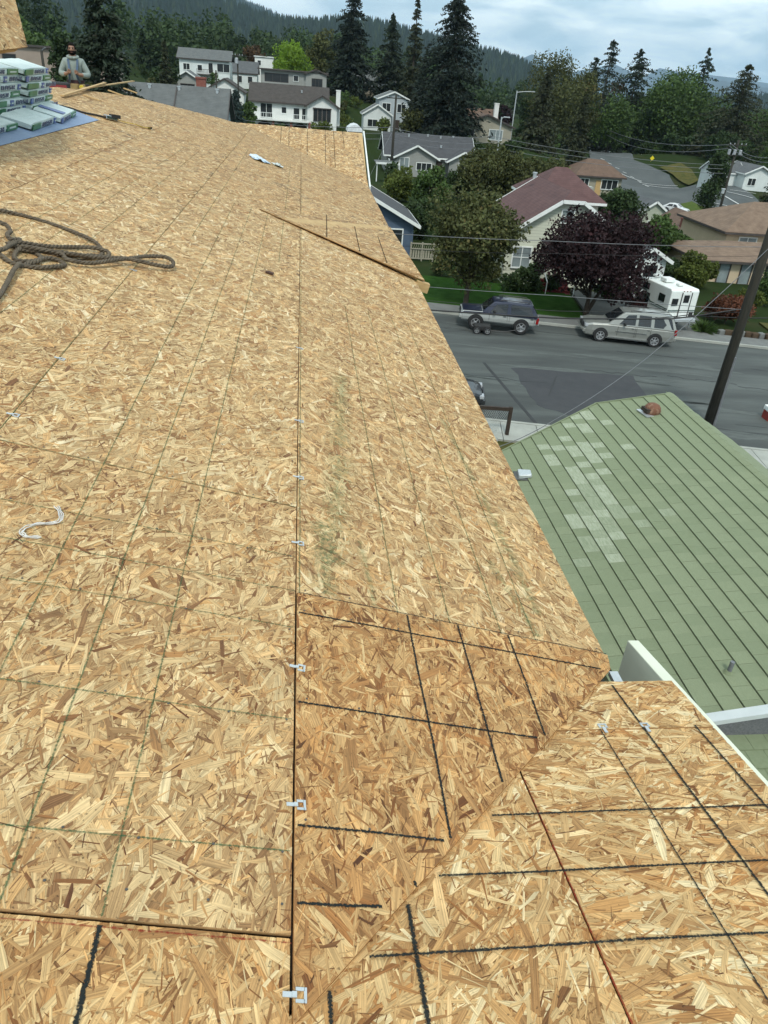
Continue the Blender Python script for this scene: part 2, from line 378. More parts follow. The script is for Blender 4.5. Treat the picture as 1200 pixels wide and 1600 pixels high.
for i in range(22):
    e0, n0_ = random.uniform(-4, 26), random.uniform(-6.5, 7.2); rx_, ry_ = random.uniform(.8, 4.5), random.uniform(.12, .5); ph_ = random.uniform(0, 6)
    MB().prism([st(e0 + rx_ * math.cos(a) * (1 + .3 * math.sin(3 * a + ph_)), n0_ + ry_ * math.sin(a) * (1 + .4 * math.sin(4 * a + ph_)), .0045) for a in [k * math.pi / 14 for k in range(28)]], (0, 0, -.002)).build('worn_patch', M_WORN, road)
# draped ribbons for the roads beyond
def drape(name, L_, R_, m, dz=.05, k=16, nx=12, kind='structure', parent=None):
    A = [tp(*q) for q in L_]; B = [tp(*q) for q in R_]; rows = []
    for i in range(len(A) - 1):
        for j in range(k):
            s_ = j / k; rows.append((A[i].lerp(A[i + 1], s_), B[i].lerp(B[i + 1], s_)))
    rows.append((A[-1], B[-1]))
    P = np.array([[a.lerp(b, c / nx)[:] for c in range(nx + 1)] for a, b in rows])
    o = sheet(name, P[..., 0], P[..., 1], terr(P[..., 0], P[..., 1]) + dz, m)
    if parent: o.parent = parent
    return tag(o, kind=kind if parent is None else None)
far_road = drape('side_road', [(908, 228), (922, 252), (950, 275), (985, 312), (1010, 340)], [(950, 228), (990, 252), (1045, 275), (1110, 306), (1180, 345)], M_ASPHF, .30)
drape('car_park', [(1040, 300), (1085, 345), (1130, 365)], [(1110, 285), (1180, 312), (1215, 340)], M_ASPHF, .34)
drape('grass_verge', [(1062, 322), (1092, 340), (1140, 362)], [(1080, 318), (1115, 333), (1190, 352)], mat('verge', (.05, .085, .02), (.08, .10, .03), 1, .95, spec=.02), .42)
drape('footway', [(1040, 326), (1075, 352), (1128, 392)], [(1064, 325), (1094, 343), (1160, 382)], mat('far_footway', (.15, .16, .16), (.12, .13, .13), 1, .9, spec=.1), .38)
drape('dry_bank', [(1030, 264), (1050, 275), (1076, 292)], [(1062, 257), (1080, 268), (1092, 284)], M_DRY, .40)
for a, b, w in (((926, 254), (1002, 286), .35), ((998, 288), (1058, 293), .4), ((1003, 291), (1060, 297), .4), ((1105, 318), (1150, 328), .3), ((1130, 309), (1160, 326), .3), ((1125, 327), (1160, 331), .3), ((1135, 303), (1175, 313), .3), ((1140, 300), (1180, 306), .3)):
    A, B = tp(*a), tp(*b); bb = MB(); pts = [A.lerp(B, i / 8) for i in range(9)]; pts = [Vector((q.x, q.y, tz(q.x, q.y) + .40)) for q in pts]
    for i in range(8): bb.beam(pts[i], pts[i + 1], w, .01)
    bb.build('road_line', M_LINE, far_road)
for i in range(7):
    A, B = tp(938 + i * 11.5, 250 + i * 7.0), tp(944 + i * 11.5, 252.4 + i * 7.0)
    MB().beam((A.x, A.y, tz(A.x, A.y) + .36), (B.x, B.y, tz(B.x, B.y) + .36), .3, .01).build('road_line', M_LINE, far_road)

# ------------------------------------------------------------------ hills and mountains
def ridge_obj(name, crest, dist, depth, m, base=-40, wob=12, seed=3):
    rs = np.random.RandomState(seed)
    us = np.array([c[0] for c in crest], float); uu = np.linspace(us[0], us[-1], 150)
    X = []; Yv = []; Zv = []; top = [at(u, np.interp(u, us, [c[1] for c in crest]), dist) for u in uu]
    prof = [(-1, 0), (-.8, .12), (-.6, .34), (-.4, .58), (-.2, .82), (-.08, .96), (0, 1), (.15, .9), (.5, .4), (1, 0)]
    ph = rs.rand(6) * 6
    for q, hh in prof:
        row = []
        for i, t_ in enumerate(top):
            w = math.sin(i * .11 + q * 2.5 + ph[0]) + .6 * math.sin(i * .27 + ph[1] + q * 3) + .35 * math.sin(i * .6 + ph[2])
            sc = (dist + q * depth) / dist
            row.append((t_.x * (1 + .1 * q * depth / dist), t_.y + q * depth, base + (t_.z - base) * hh + (w * wob * (1 - abs(hh * 2 - 1)) if hh < 1 else 0)))
        X.append([r[0] for r in row]); Yv.append([r[1] for r in row]); Zv.append([r[2] for r in row])
    X, Yv, Zv = np.array(X), np.array(Yv), np.array(Zv)
    return tag(sheet(name, X, Yv, Zv, m), kind='structure'), X, Yv, Zv
M_HILL = mat('forest_floor', (.014, .024, .014), (.022, .034, .018), .004, 1)
M_MTN = mat('far_mountain', (.03, .045, .05), (.045, .06, .06), .0006, 1)
HILL = [(-420, -160), (-200, -120), (0, -75), (120, -48), (200, -30), (280, -12), (330, 8), (380, 24), (430, 44), (500, 46), (545, 42), (600, 50), (660, 66), (720, 82), (770, 95), (805, 106), (826, 122), (850, 150), (900, 175)]
hill, HX, HY, HZ = ridge_obj('forested_hill', HILL, 2300, 900, M_HILL, base=-30, wob=14)
far2, FX2, FY2, FZ2 = ridge_obj('forested_hill', [(180, 60), (260, 20), (340, -12), (372, 4), (395, 14), (420, 24), (460, 40), (520, 70)], 5200, 1200, M_HILL, base=-30, wob=20, seed=8)
low, LX, LY, LZ = ridge_obj('wooded_rise', [(780, 175), (860, 168), (930, 165), (1000, 160), (1080, 157), (1150, 152), (1200, 156), (1300, 170), (1500, 190)], 2600, 700, M_HILL, base=-60, wob=4, seed=5)
ridge_obj('mountain', [(780, 150), (815, 92), (832, 84), (850, 96), (880, 118), (905, 110), (930, 106), (960, 100), (985, 112), (1010, 120), (1030, 106), (1060, 112), (1100, 116), (1150, 122), (1200, 130), (1300, 140), (1500, 170)], 13500, 1600, M_MTN, base=-60, wob=60, seed=9)
ridge_obj('mountain', [(1000, 150), (1050, 138), (1090, 128), (1130, 126), (1170, 134), (1230, 140), (1350, 150), (1500, 165)], 9500, 1500, M_MTN, base=-60, wob=50, seed=4)
def forest(name, X, Yv, Zv, n, hmin, hmax, m, label, rows=(0, 7), seed=1, cull=None):
    rs = np.random.RandomState(seed); r0, r1 = rows
    fi = r0 + rs.rand(n) ** .8 * (r1 - r0 - 1.001); fj = rs.rand(n) * (X.shape[1] - 1.001)
    i, j = fi.astype(int), fj.astype(int); a, b = fi - i, fj - j
    bil = lambda G: G[i, j] * (1 - a) * (1 - b) + G[i + 1, j] * a * (1 - b) + G[i, j + 1] * (1 - a) * b + G[i + 1, j + 1] * a * b
    bx_, by_, bz_ = bil(X), bil(Yv), bil(Zv); h = rs.uniform(hmin, hmax, n); r = h * rs.uniform(.16, .26, n)
    V = []; T = []
    sides = 6
    for k0, k1, rs_ in ((-.05, .6, 1.0), (.35, 1.0, .62)):
        rot = rs.rand(n) * 6.28
        for k in range(sides):
            t0, t1 = rot + 2 * np.pi * k / sides, rot + 2 * np.pi * (k + 1) / sides
            p0 = np.stack([bx_ + r * rs_ * np.cos(t0), by_ + r * rs_ * np.sin(t0), bz_ + h * k0], 1)
            p1 = np.stack([bx_ + r * rs_ * np.cos(t1), by_ + r * rs_ * np.sin(t1), bz_ + h * k0], 1)
            p2 = np.stack([bx_, by_, bz_ + h * k1], 1)
            V.append(np.stack([p0, p1, p2], 1).reshape(-1, 3)); T.append(rs.rand(n))
    T = np.tile(rs.rand(n), 2 * sides)
    me = quads_mesh(name, np.concatenate(V), m, T, 3)
    return tag(link(name, me), label, 'forest', kind='stuff')
M_FOREST = tone_mat('far_forest', [(0, (.009, .018, .010)), (.7, (.018, .032, .016)), (.93, (.027, .042, .018)), (1, (.045, .06, .02))], .9)
forest('hillside_forest', HX, HY, HZ, 15000, 17, 34, M_FOREST, 'dark conifer forest covering the long hill behind the town', seed=2)
forest('distant_forest', FX2, FY2, FZ2, 3500, 26, 44, M_FOREST, 'hazy conifer forest on the farther ridge behind the hill', seed=4)
forest('valley_forest', LX, LY, LZ, 4000, 14, 26, M_FOREST, 'low wooded rise across the valley at the right', seed=6)

# ------------------------------------------------------------------ trees
def leafmat(name, c, var=.5, tr=.25, alt=None):
    d = tuple(x * (1 - var) for x in c); l = tuple(min(1, x * (1 + var)) for x in c); alt = alt or l
    return tone_mat(name, [(0, d), (.5, c), (.85, l), (1, alt)], .75, tr)
LF = dict(
    fir=leafmat('needles_fir', (.02, .032, .017), .4, .05), firb=leafmat('needles_blackgreen', (.010, .018, .011), .4, .05),
    cedar=leafmat('needles_cedar', (.032, .039, .017), .4, .08), spruce=leafmat('needles_spruce', (.03, .05, .045), .4, .08),
    olive=leafmat('leaves_olive', (.066, .075, .024), .5, .2, (.14, .10, .035)), green=leafmat('leaves_green', (.056, .096, .024), .5, .25),
    dark=leafmat('leaves_dark', (.032, .056, .018), .5, .2), lime=leafmat('leaves_lime', (.16, .26, .025), .35, .35),
    maroon=leafmat('leaves_maroon', (.019, .0075, .009), .5, .12, (.05, .018, .02)), rust=leafmat('leaves_rust', (.085, .05, .022), .5, .2, (.16, .06, .02)),
    yellow=leafmat('leaves_yellowgreen', (.085, .11, .022), .45, .3), redb=leafmat('leaves_redbrown', (.11, .04, .02), .5, .2))
def rand_quads(P, size, rs, tone, asp=(.6, 1.0), droop=0.0, name='crown', m=None):
    n = len(P); a = rs.normal(size=(n, 3)); a[:, 2] -= droop; a /= np.linalg.norm(a, axis=1)[:, None]
    b = rs.normal(size=(n, 3)); b -= a * (a * b).sum(1)[:, None]; b /= np.linalg.norm(b, axis=1)[:, None]
    s = size * rs.uniform(.6, 1.4, n); A = a * (s)[:, None] * .5; B = b * (s * rs.uniform(asp[0], asp[1], n))[:, None] * .5
    V = np.stack([P - A, P + B * .9 - A * .1, P + A, P - B * .9 + A * .1], 1).reshape(-1, 3)
    return quads_mesh(name, V, m, tone, 4)
GT = 'trees of the town'
def decid(name, label, base, h, w, leaf, lsize, n, trunk=.3, clear=.25, lobes=22, seed=0, shape='round', cat='tree', group=GT, limbs=7, tone_hi=1.0):
    rs = np.random.RandomState(seed + 100); root = empty(name, base); tag(root, label, cat, group)
    ch = h * (1 - clear); cz_ = h * clear + ch / 2
    L_ = []
    while len(L_) < lobes:
        q = rs.uniform(-1, 1, 3)
        if (q ** 2).sum() > 1: continue
        if (q ** 2).sum() < .12: continue
        sx = w / 2 * .72
        if shape == 'cone': sx *= 1.05 * (1 - .75 * (q[2] * .5 + .5))
        if shape == 'drop': sx *= (1.1 - .6 * max(q[2], 0)) if q[2] > -.4 else .8
        L_.append((q[0] * sx, q[1] * sx, cz_ + q[2] * ch / 2 * .80))
    L_ = np.array(L_); lr = rs.uniform(.15, .26, lobes) * min(w, ch * 1.1)
    k = rs.choice(lobes, n, p=lr ** 2 / (lr ** 2).sum()); d = rs.normal(size=(n, 3)); d /= np.linalg.norm(d, axis=1)[:, None]
    rr = rs.uniform(0.25, 1, n) ** .45
    P = L_[k] + d * (lr[k] * rr)[:, None] * np.array([1, 1, .85]) * (1 + .25 * np.sin(d[:, :1] * 7 + k[:, None]))
    P[:, 2] = np.maximum(P[:, 2], .05)
    tone = np.clip(rs.rand(n) * .55 + rs.rand(lobes)[k] * .45, 0, tone_hi)
    me = rand_quads(P, lsize, rs, tone, m=LF[leaf]); link('crown', me, None, root)
    b = MB(); top = Vector((rs.uniform(-.2, .2), rs.uniform(-.2, .2), h * .72))
    pts = [Vector((0, 0, -.3)), Vector((0, 0, .15)), Vector((.03, .02, h * clear)), Vector((top.x * .6, top.y * .6, h * .5)), top]
    b.tube(pts, [trunk * .65, trunk * .52, trunk * .42, trunk * .26, trunk * .08], 8)
    for i in range(limbs):
        e = Vector(L_[i % lobes]); s_ = Vector((0, 0, h * clear * rs.uniform(.8, 1.3))); m_ = s_.lerp(e, .5) + Vector((0, 0, -.05 * h))
        b.tube([s_, m_, e], [trunk * .28, trunk * .18, trunk * .05], 5)
    b.build('trunk', M_BARK, root, smooth=True)
    return root
def conifer(name, label, base, h, r, leaf, nb=260, per=26, lsize=.45, seed=0, droop=.35, group=GT, bare=.06, ragged=.25, pw=.8, top=0.0):
    rs = np.random.RandomState(seed + 500); root = empty(name, base); tag(root, label, 'tree', group)
    z = (bare + (1 - bare) * (rs.rand(nb) ** 1.15)) * h; az = rs.rand(nb) * 6.283
    ln = r * ((1 - z / h) ** pw * (1 - top) + top * (1 - (z / h) ** 6)) * rs.uniform(1 - ragged * 1.6, 1 + ragged, nb) + .12 * lsize
    t = rs.rand(nb, per) ** .7
    cz_ = z[:, None] - droop * ln[:, None] * t ** 1.6 * .9 + .12 * ln[:, None] * t
    jit = .10 * ln[:, None] * (1 - .4 * t) + .1
    X = np.cos(az)[:, None] * ln[:, None] * t + rs.normal(size=t.shape) * jit
    Y = np.sin(az)[:, None] * ln[:, None] * t + rs.normal(size=t.shape) * jit
    Z = cz_ + rs.normal(size=t.shape) * .08 * lsize * 2
    P = np.stack([X, Y, Z], -1).reshape(-1, 3); tone = np.clip(.6 * rs.rand(nb).repeat(per) + .4 * rs.rand(nb * per), 0, 1)
    n = len(P); out = np.stack([np.cos(az), np.sin(az), -droop * np.ones(nb)], 1).repeat(per, 0) + rs.normal(size=(n, 3)) * .5
    out /= np.linalg.norm(out, axis=1)[:, None]; bq = rs.normal(size=(n, 3)); bq -= out * (out * bq).sum(1)[:, None]; bq /= np.linalg.norm(bq, axis=1)[:, None]
    s = lsize * rs.uniform(.6, 1.5, n) * (1 - .5 * (P[:, 2] / h).clip(0, 1)); A = out * s[:, None] * .6; B = bq * s[:, None] * .28
    V = np.stack([P - A, P + B, P + A, P - B], 1).reshape(-1, 3)
    link('crown', quads_mesh('crown', V, LF[leaf], tone, 4), None, root)
    b = MB(); b.tube([(0, 0, -.4), (0, 0, h * .3), (.05, 0, h * .7), (0, 0, h * .995)], [h * .017 + .05, h * .013 + .03, h * .006 + .02, .02], 7)
    for i in range(0, nb, 3):
        b.tube([(0, 0, z[i]), (math.cos(az[i]) * ln[i] * .5, math.sin(az[i]) * ln[i] * .5, z[i]), (math.cos(az[i]) * ln[i] * .85, math.sin(az[i]) * ln[i] * .85, z[i] - droop * ln[i] * .5)], [.05, .03, .01], 4, False)
    b.build('trunk', M_BARK, root, smooth=True)
    return root
def onground(u, Y, dv=None):                   # point on the terrain on pixel column u at distance Y
    v = 300.0
    for _ in range(12):
        p_ = at(u, v, Y); z_ = tz(p_.x, p_.y); v += (p_.z - z_) * pxm(p_) * .95
    p_ = at(u, v, Y); return Vector((p_.x, p_.y, tz(p_.x, p_.y)))
def span(ut, vt, base):                        # height of a thing on base whose top shows at vt
    p_ = at(ut, vt, base.y); return p_.z - base.z

# ------------------------------------------------------------------ houses
def siding(n, c, b=.2): return mat(n, c, tuple(x * .85 for x in c), .6, .75, bump=.35, bands=b, bandstr=.32)
def shingle(n, c1, c2, b=.12): return mat(n, c1, c2, 1.6, .9, bump=.4, bands=b, bandstr=.3, detail=7)
R_DARK = shingle('roof_charcoal', (.045, .047, .052), (.065, .067, .072)); R_BROWN = shingle('roof_brown', (.040, .034, .03), (.065, .056, .05))
R_GREY = shingle('roof_grey', (.085, .092, .092), (.12, .128, .125)); R_PURP = shingle('roof_maroon', (.078, .038, .037), (.115, .06, .056))
R_TAN = shingle('roof_tan', (.13, .086, .058), (.21, .145, .10), .09); R_UMBER = shingle('roof_umber', (.10, .062, .042), (.145, .092, .065)); R_SLATE = shingle('roof_slate', (.07, .075, .08), (.10, .107, .11))
W_CREAM = siding('siding_cream', (.62, .64, .52)); W_WHITE = siding('siding_white', (.68, .73, .71)); W_BLUE = siding('siding_blue', (.075, .115, .175), .9)
W_GREY = siding('siding_grey', (.30, .31, .29)); W_TAN = siding('siding_tan', (.33, .31, .24)); W_STUC = mat('stucco_white', (.70, .72, .69), (.62, .64, .61), 1, .9)
W_PEACH = mat('stucco_peach', (.52, .42, .29), (.46, .37, .25), 1, .9); W_BEIGE = mat('stucco_beige', (.33, .27, .22), (.27, .22, .18), .6, .9); W_BROWN = siding('siding_brown', (.10, .085, .07))
W_PALEB = siding('siding_pale_blue', (.40, .45, .47))
M_BRICK = mat('brick', (.19, .062, .045), (.26, .10, .075), 7, .9, bump=.4, bands=.075, bandstr=.25)
M_DTRIM = mat('dark_trim', (.06, .05, .045), None, 3, .7)
def wing(root, ox, oy, w, d, h, roof='gx', rise=2., ov=.45, wm=None, rm=None, tm=None, z0=-3., clip=0.0, walls=True, hipr=None):
    x0, x1, y0, y1, xm, ym = ox - w / 2, ox + w / 2, oy, oy + d, ox, oy + d / 2; tm = tm or M_WHITE; T = .16
    fb = MB(); rb = MB(); wb = MB()
    if roof == 'gx':
        wb.prism([(x0, y0, z0), (x0, y1, z0), (x0, y1, h), (x0, ym, h + rise), (x0, y0, h)], (w, 0, 0)); k = rise / (d / 2)
        for s_, ye in ((-1, y0 - ov), (1, y1 + ov)):
            ze = h - ov * k + T; rb.prism([(x0 - ov, ye, ze), (x1 + ov, ye, ze), (x1 + ov, ym, h + rise + T), (x0 - ov, ym, h + rise + T)], (0, 0, -T * .92))
            fb.beam((x0 - ov, ye - .02 * -s_ * -1, ze - .11), (x1 + ov, ye - .02 * -s_ * -1, ze - .11), .05, .2)
            for xe in (x0 - ov - .02, x1 + ov + .02): fb.beam((xe, ye, ze - .10), (xe, ym, h + rise + T - .10), .05, .24)
    elif roof == 'gy':
        k = rise / (w / 2); hr = h + rise + T; hc = hr - clip; dx = clip / k if clip else 0
        if clip:
            wb.prism([(x0, y0, z0), (x1, y0, z0), (x1, y0, h), (xm + dx, y0, h + rise - clip), (xm - dx, y0, h + rise - clip), (x0, y0, h)], (0, d, 0))
        else: wb.prism([(x0, y0, z0), (x1, y0, z0), (x1, y0, h), (xm, y0, h + rise), (x0, y0, h)], (0, d, 0))
        for s_, xe in ((-1, x0 - ov), (1, x1 + ov)):
            ze = h - ov * k + T; P_ = [(xe, y0 - ov, ze), (xe, y1 + ov, ze), (xm, y1 + ov, hr)]
            P_ += [(xm, y0 - ov + dx * 1.3, hr), (xm + s_ * dx, y0 - ov, hc)] if clip else [(xm, y0 - ov, hr)]
            rb.prism(P_, (0, 0, -T * .92))
            fb.beam((xe + s_ * .02, y0 - ov, ze - .11), (xe + s_ * .02, y1 + ov, ze - .11), .05, .2)
            for ye in (y0 - ov - .02, y1 + ov + .02):
                cl = clip if ye < y0 else 0; fb.beam((xe, ye, ze - .10), (xm + s_ * dx * (cl > 0), ye, hr - cl - .10), .05, .24)
        if clip:
            rb.prism([(xm - dx, y0 - ov, hc), (xm + dx, y0 - ov, hc), (xm, y0 - ov + dx * 1.3, hr)], (0, 0, -T * .9))
            fb.beam((xm - dx, y0 - ov - .02, hc - .1), (xm + dx, y0 - ov - .02, hc - .1), .05, .24)
    elif roof == 'hip':
        wb.box((xm, ym, (h + z0) / 2), (w, d, h - z0)); a = hipr if hipr is not None else max(0.0, (w - d) / 2); ze = h + T * .6
        A = [(x0 - ov, y0 - ov, ze), (x1 + ov, y0 - ov, ze), (x1 + ov, y1 + ov, ze), (x0 - ov, y1 + ov, ze)]
        l, r = (xm - a, ym, h + rise + T), (xm + a + .01, ym, h + rise + T)
        for P_ in ([A[0], A[1], r, l], [A[2], A[3], l, r], [A[1], A[2], r], [A[3], A[0], l]): rb.prism(P_, (0, 0, -T * .9))
        for i in range(4):
            p_, q_ = Vector(A[i]), Vector(A[(i + 1) % 4]); fb.beam(p_ - Vector((0, 0, .12)), q_ - Vector((0, 0, .12)), .06, .18)
    else:
        wb.box((xm, ym, (h + z0) / 2), (w, d, h - z0)); rb.box((xm, ym, h + .1), (w + 2 * ov, d + 2 * ov, .18)); fb.box((xm, y0 - ov - .03, h + .07), (w + 2 * ov, .05, .22))
    if walls: wb.build('wall', wm, root)
    rb.build('roof', rm, root); fb.build('fascia', tm, root)
    return (ox, oy, w, d)
def win(root, W, face, u, z, w, h, mull=1, tm=None, gm=None, name='window', bars=0):
    ox, oy, ww, dd = W
    if face == 'f': o, ax, nn = Vector((ox + u, oy, z)), Vector((1, 0, 0)), Vector((0, -1, 0))
    elif face == 'r': o, ax, nn = Vector((ox + ww / 2, oy + u, z)), Vector((0, 1, 0)), Vector((1, 0, 0))
    else: o, ax, nn = Vector((ox - ww / 2, oy + u, z)), Vector((0, -1, 0)), Vector((-1, 0, 0))
    mw = Matrix(((ax.x, nn.x, 0, o.x), (ax.y, nn.y, 0, o.y), (0, 0, 1, o.z), (0, 0, 0, 1))); t = .09; b = MB()
    for s_ in (-1, 1): b.box((s_ * (w / 2 + t / 2), .03, h / 2), (t, .09, h + 2 * t), mw=mw)
    b.box((0, .03, h + t / 2), (w, .09, t), mw=mw); b.box((0, .05, -t / 2), (w + .1, .14, t), mw=mw)
    for k in range(1, mull): b.box((-w / 2 + w * k / mull, .028, h / 2), (.06, .07, h), mw=mw)
    if bars: b.box((0, .027, h / 2), (w, .06, .05), mw=mw)
    f = b.build(name, tm or M_WHITE, root)
    g = MB(); g.box((0, .012, h / 2), (w, .02, h), mw=mw); g.build('pane', gm or M_GLASS, f)
    return f
def door(root, W, u, z, w, h, m, tm=None):
    ox, oy, ww, dd = W; f = MB().box((ox + u, oy - .03, z + h / 2), (w, .07, h)).build('door', m, root)
    MB().box((ox + u + w * .36, oy - .09, z + h * .46), (.05, .06, .12)).build('handle', M_GALV, f)
def chimney(root, x, y, z, w, d, h, m):
    b = MB(); b.box((x, y, z + h / 2), (w, d, h)); b.box((x, y, z + h), (w + .12, d + .12, .14)); b.build('chimney', m, root)
def hroot(name, label, cat, p, yaw=0.0, group='houses of the town'): return tag(empty(name, p, yaw), label, cat, group)
def vents(root, pts):
    for p_ in pts: MB().lathe([(.14, -.1), (.14, .22), (.19, .22), (.19, .3)], Matrix.Translation(p_), 8).build('roof_vent', M_GALV, root)

# blue house beside the street
p = tp(640, 405); r = hroot('blue_house', 'blue board house with charcoal roof and white fascia beside the sheathed eave', 'house', p)
W = wing(r, -4.6, 0, 9.2, 7.5, 2.7, 'gy', 2.3, .55, W_BLUE, R_DARK)
win(r, W, 'f', 2.9, 1.0, 1.9, 1.15, 2); win(r, W, 'f', -1, 1.0, 1.8, 1.2, 2); win(r, W, 'r', 3, 1.0, 1.2, 1.1)
for z_, y_ in ((0, 0),): MB().box((.03, -.03, .2), (.14, .14, 5.0)).build('corner_board', MATS['siding_blue'], r)
# gate and lattice fence beside it
p = tp(660, 407); g = tag(empty('lattice_fence', p), 'weathered lattice fence beside the blue house', 'fence')
for k in range(5): MB().box((-1 + k * .9, 0, .65), (.1, .1, 1.4)).build('post', W_TAN, g)
for z_ in (.15, .85, 1.25): MB().box((.8, .0, z_), (3.6, .06, .1)).build('rail', W_TAN, g)
for k in range(18): MB().box((-.95 + k * .2, .045, .5), (.14, .03, .72)).build('board', W_TAN, g)
for k in range(22): MB().beam((-.95 + k * .165, .05, .88), (-.87 + k * .165, .05, 1.22), .03, .03, (0, 1, 0)).build('slat', W_TAN, g)

# cream house with the maroon roof
p = tp(783, 440); r = hroot('cream_house', 'cream lap-sided house with maroon clipped-gable roof behind the dark red maple', 'house', p)
W = wing(r, 4.2, 0, 8.4, 8.5, 3.4, 'gy', 2.7, .45, W_CREAM, R_PURP, clip=.5)
Y2_ = p.y + 5.0; xr_ = at(948, 320, Y2_ - .45).x - p.x - .45; h2_ = at(948, 320, Y2_ - .45).z - p.z; W2 = wing(r, (3.4 + xr_) / 2, 5.0, xr_ - 3.4, 6.5, h2_, 'hip', 1.9, .45, W_CREAM, R_PURP, hipr=.5)
win(r, W, 'f', -3.0, 1.1, 1.25, 1.35, 2, gm=M_CURT, bars=1); win(r, W, 'f', -.15, 4.3, .8, .75, 1, gm=M_CURT, bars=1); win(r, W, 'f', 2.4, 1.1, 1.4, 1.35, 2, gm=M_CURT)
chimney(r, xr_ - .5, 6.6, h2_ - .2, .5, .5, 1.1, M_CONC); vents(r, [(3.3, 7, 6.4)])
door(r, W, 4.0 - .3, .9, 1.0, 2.1, M_DARKW)
# red front steps with white handrails
p = tp(873, 462); s = tag(empty('front_steps', p), 'dark red front steps with white handrails below the maroon-roofed house', 'steps'); M_RED = mat('red_paint', (.15, .012, .014), (.11, .01, .012), 3, .7)
for k in range(6): MB().box((0, .3 * k + .15, .09 + .085 * k * 2 - .3), (1.9, .32, .17 + .0)).build('step', M_RED, s); MB().box((0, .3 * k + .16, -.2 + .06 * k), (1.86, .28, .1 + .17 * k)).build('riser', M_RED, s)
for sx in (-1, 1):
    b = MB(); b.tube([(sx, 0, 0), (sx, 0, .9), (sx, 1.7, 1.75)], .035, 6); b.tube([(sx, 1.7, .9), (sx, 1.7, 1.8)], .035, 6); b.build('handrail', M_WHITE, s)

# grey house with the charcoal roof and two front gables
p = onground(672, 122); r = hroot('grey_house', 'grey house with long charcoal roof and two white-edged front gables', 'house', p)
W = wing(r, 0, 2, 13.2, 8.5, 2.7, 'gx', 2.5, .5, W_GREY, R_DARK)
Wa = wing(r, -2.3, 0, 6.0, 6, 2.6, 'gy', 1.5, .5, W_GREY, R_DARK); Wb = wing(r, 5.0, .4, 4.4, 6, 2.4, 'gy', 1.2, .5, W_GREY, R_DARK)
win(r, Wa, 'f', -1.8, .4, 1.3, 2.0, 2, gm=M_CURT); win(r, Wa, 'f', 1.2, .9, 2.2, .95, 3); win(r, Wb, 'f', -.3, .7, .8, 1.3); win(r, W, 'l', -4, 1, 1.2, 1.2)
door(r, W, 1.5, 0, .95, 2.05, M_DARKW); vents(r, [(-3, 5.6, 5.0), (0, 5.9, 5.1), (2, 5.7, 5.0), (4, 6, 5.1), (1.8, 3.4, 3.9)])
# tan house
p = onground(757, 150); r = hroot('tan_house', 'tan gabled house beside the street lamp, left of the tall conifers', 'house', p)
W = wing(r, 0, 0, 9.6, 9, 2.7, 'gy', 1.7, .5, W_TAN, R_UMBER, M_DTRIM); W2 = wing(r, -1.5, 5, 9, 6, 3.0, 'gx', 2.0, .4, W_TAN, R_UMBER, M_DTRIM)
win(r, W, 'f', -2.8, .9, 1.3, 1.1, 2); win(r, W, 'f', 1.9, .5, 2.4, 1.6, 2, gm=M_CURT); chimney(r, 2.8, 6, 3, .8, .8, 3.2, M_STUC if False else W_STUC)
# white two storey house
p = onground(601, 165); r = hroot('white_house', 'narrow white two-storey house with a lower front gable, behind a utility pole', 'house', p)
W = wing(r, 1.8, 2.5, 6.0, 8, 5.6, 'gy', 1.2, .35, W_PALEB, R_GREY); Wa = wing(r, -1.6, 0, 5.4, 5, 2.9, 'gy', 1.6, .35, W_WHITE, R_GREY)
win(r, W, 'f', -1.5, 3.4, 1.6, 1.4, 2); win(r, W, 'f', 1.5, 3.4, 1.6, 1.4, 2); win(r, Wa, 'f', -.9, .7, 1.9, 1.2, 2); win(r, W, 'f', 2.2, .4, .9, 1.2); door(r, W, .9, 0, .9, 2.0, M_DARKW)
# white stucco house with arches
p = onground(462, 150); r = hroot('arched_house', 'long white stucco house with brown roof and dark arches below its balcony', 'house', p)
W = wing(r, -1.2, 1.2, 13.0, 9, 5.3, 'gx', 2.4, .6, W_STUC, R_BROWN, M_DTRIM); Wa = wing(r, 4.6, 0, 5.2, 6, 5.1, 'gy', 1.5, .5, W_STUC, R_BROWN, M_DTRIM)
win(r, W, 'f', -4.0, 2.7, 2.0, 2.1, 2); win(r, W, 'f', -.9, 3.5, .8, .9); win(r, W, 'f', 1.3, 2.7, 1.0, 1.7, 1); win(r, W, 'f', 2.6, 2.7, .6, 1.7, 1)
for k in range(4): win(r, Wa, 'f', -1.15 + k * .78, 2.7, .58, 1.8, 1, M_DTRIM)
MB().box((4.6, -.12, 4.68), (3.3, .3, .14)).build('eyebrow', M_DTRIM, r)
b = MB(); b.box((-2.5, .4, 2.35), (9.6, 1.8, .18)); b.build('balcony', W_STUC, r)
b = MB()
for k in range(25): b.box((-7.2 + k * .39, -.45, 2.95), (.05, .05, 1.0))
b.box((-2.5, -.45, 3.45), (9.5, .07, .07)); b.build('railing', M_WHITE, r)
for k in range(3):                              # arcade: dark arched openings with white piers
    a0 = -5.6 + k * 3.2; pts = [(a0 - 1.35, 1.1, -.2), (a0 + 1.35, 1.1, -.2)] + [(a0 + 1.35 * math.cos(t_ * math.pi / 10), 1.1, .9 + 1.15 * math.sin(t_ * math.pi / 10)) for t_ in range(11)]
    MB().prism(pts, (0, .2, 0)).build('archway', M_DARKW, r); MB().box((a0 + 1.6, .1, .9), (.45, .5, 2.9)).build('pier', M_BRICK, r)
chimney(r, 7.45, 2.0, 2.0, .75, .7, 5.6, W_STUC); vents(r, [(1, 3.4, 6.9)])
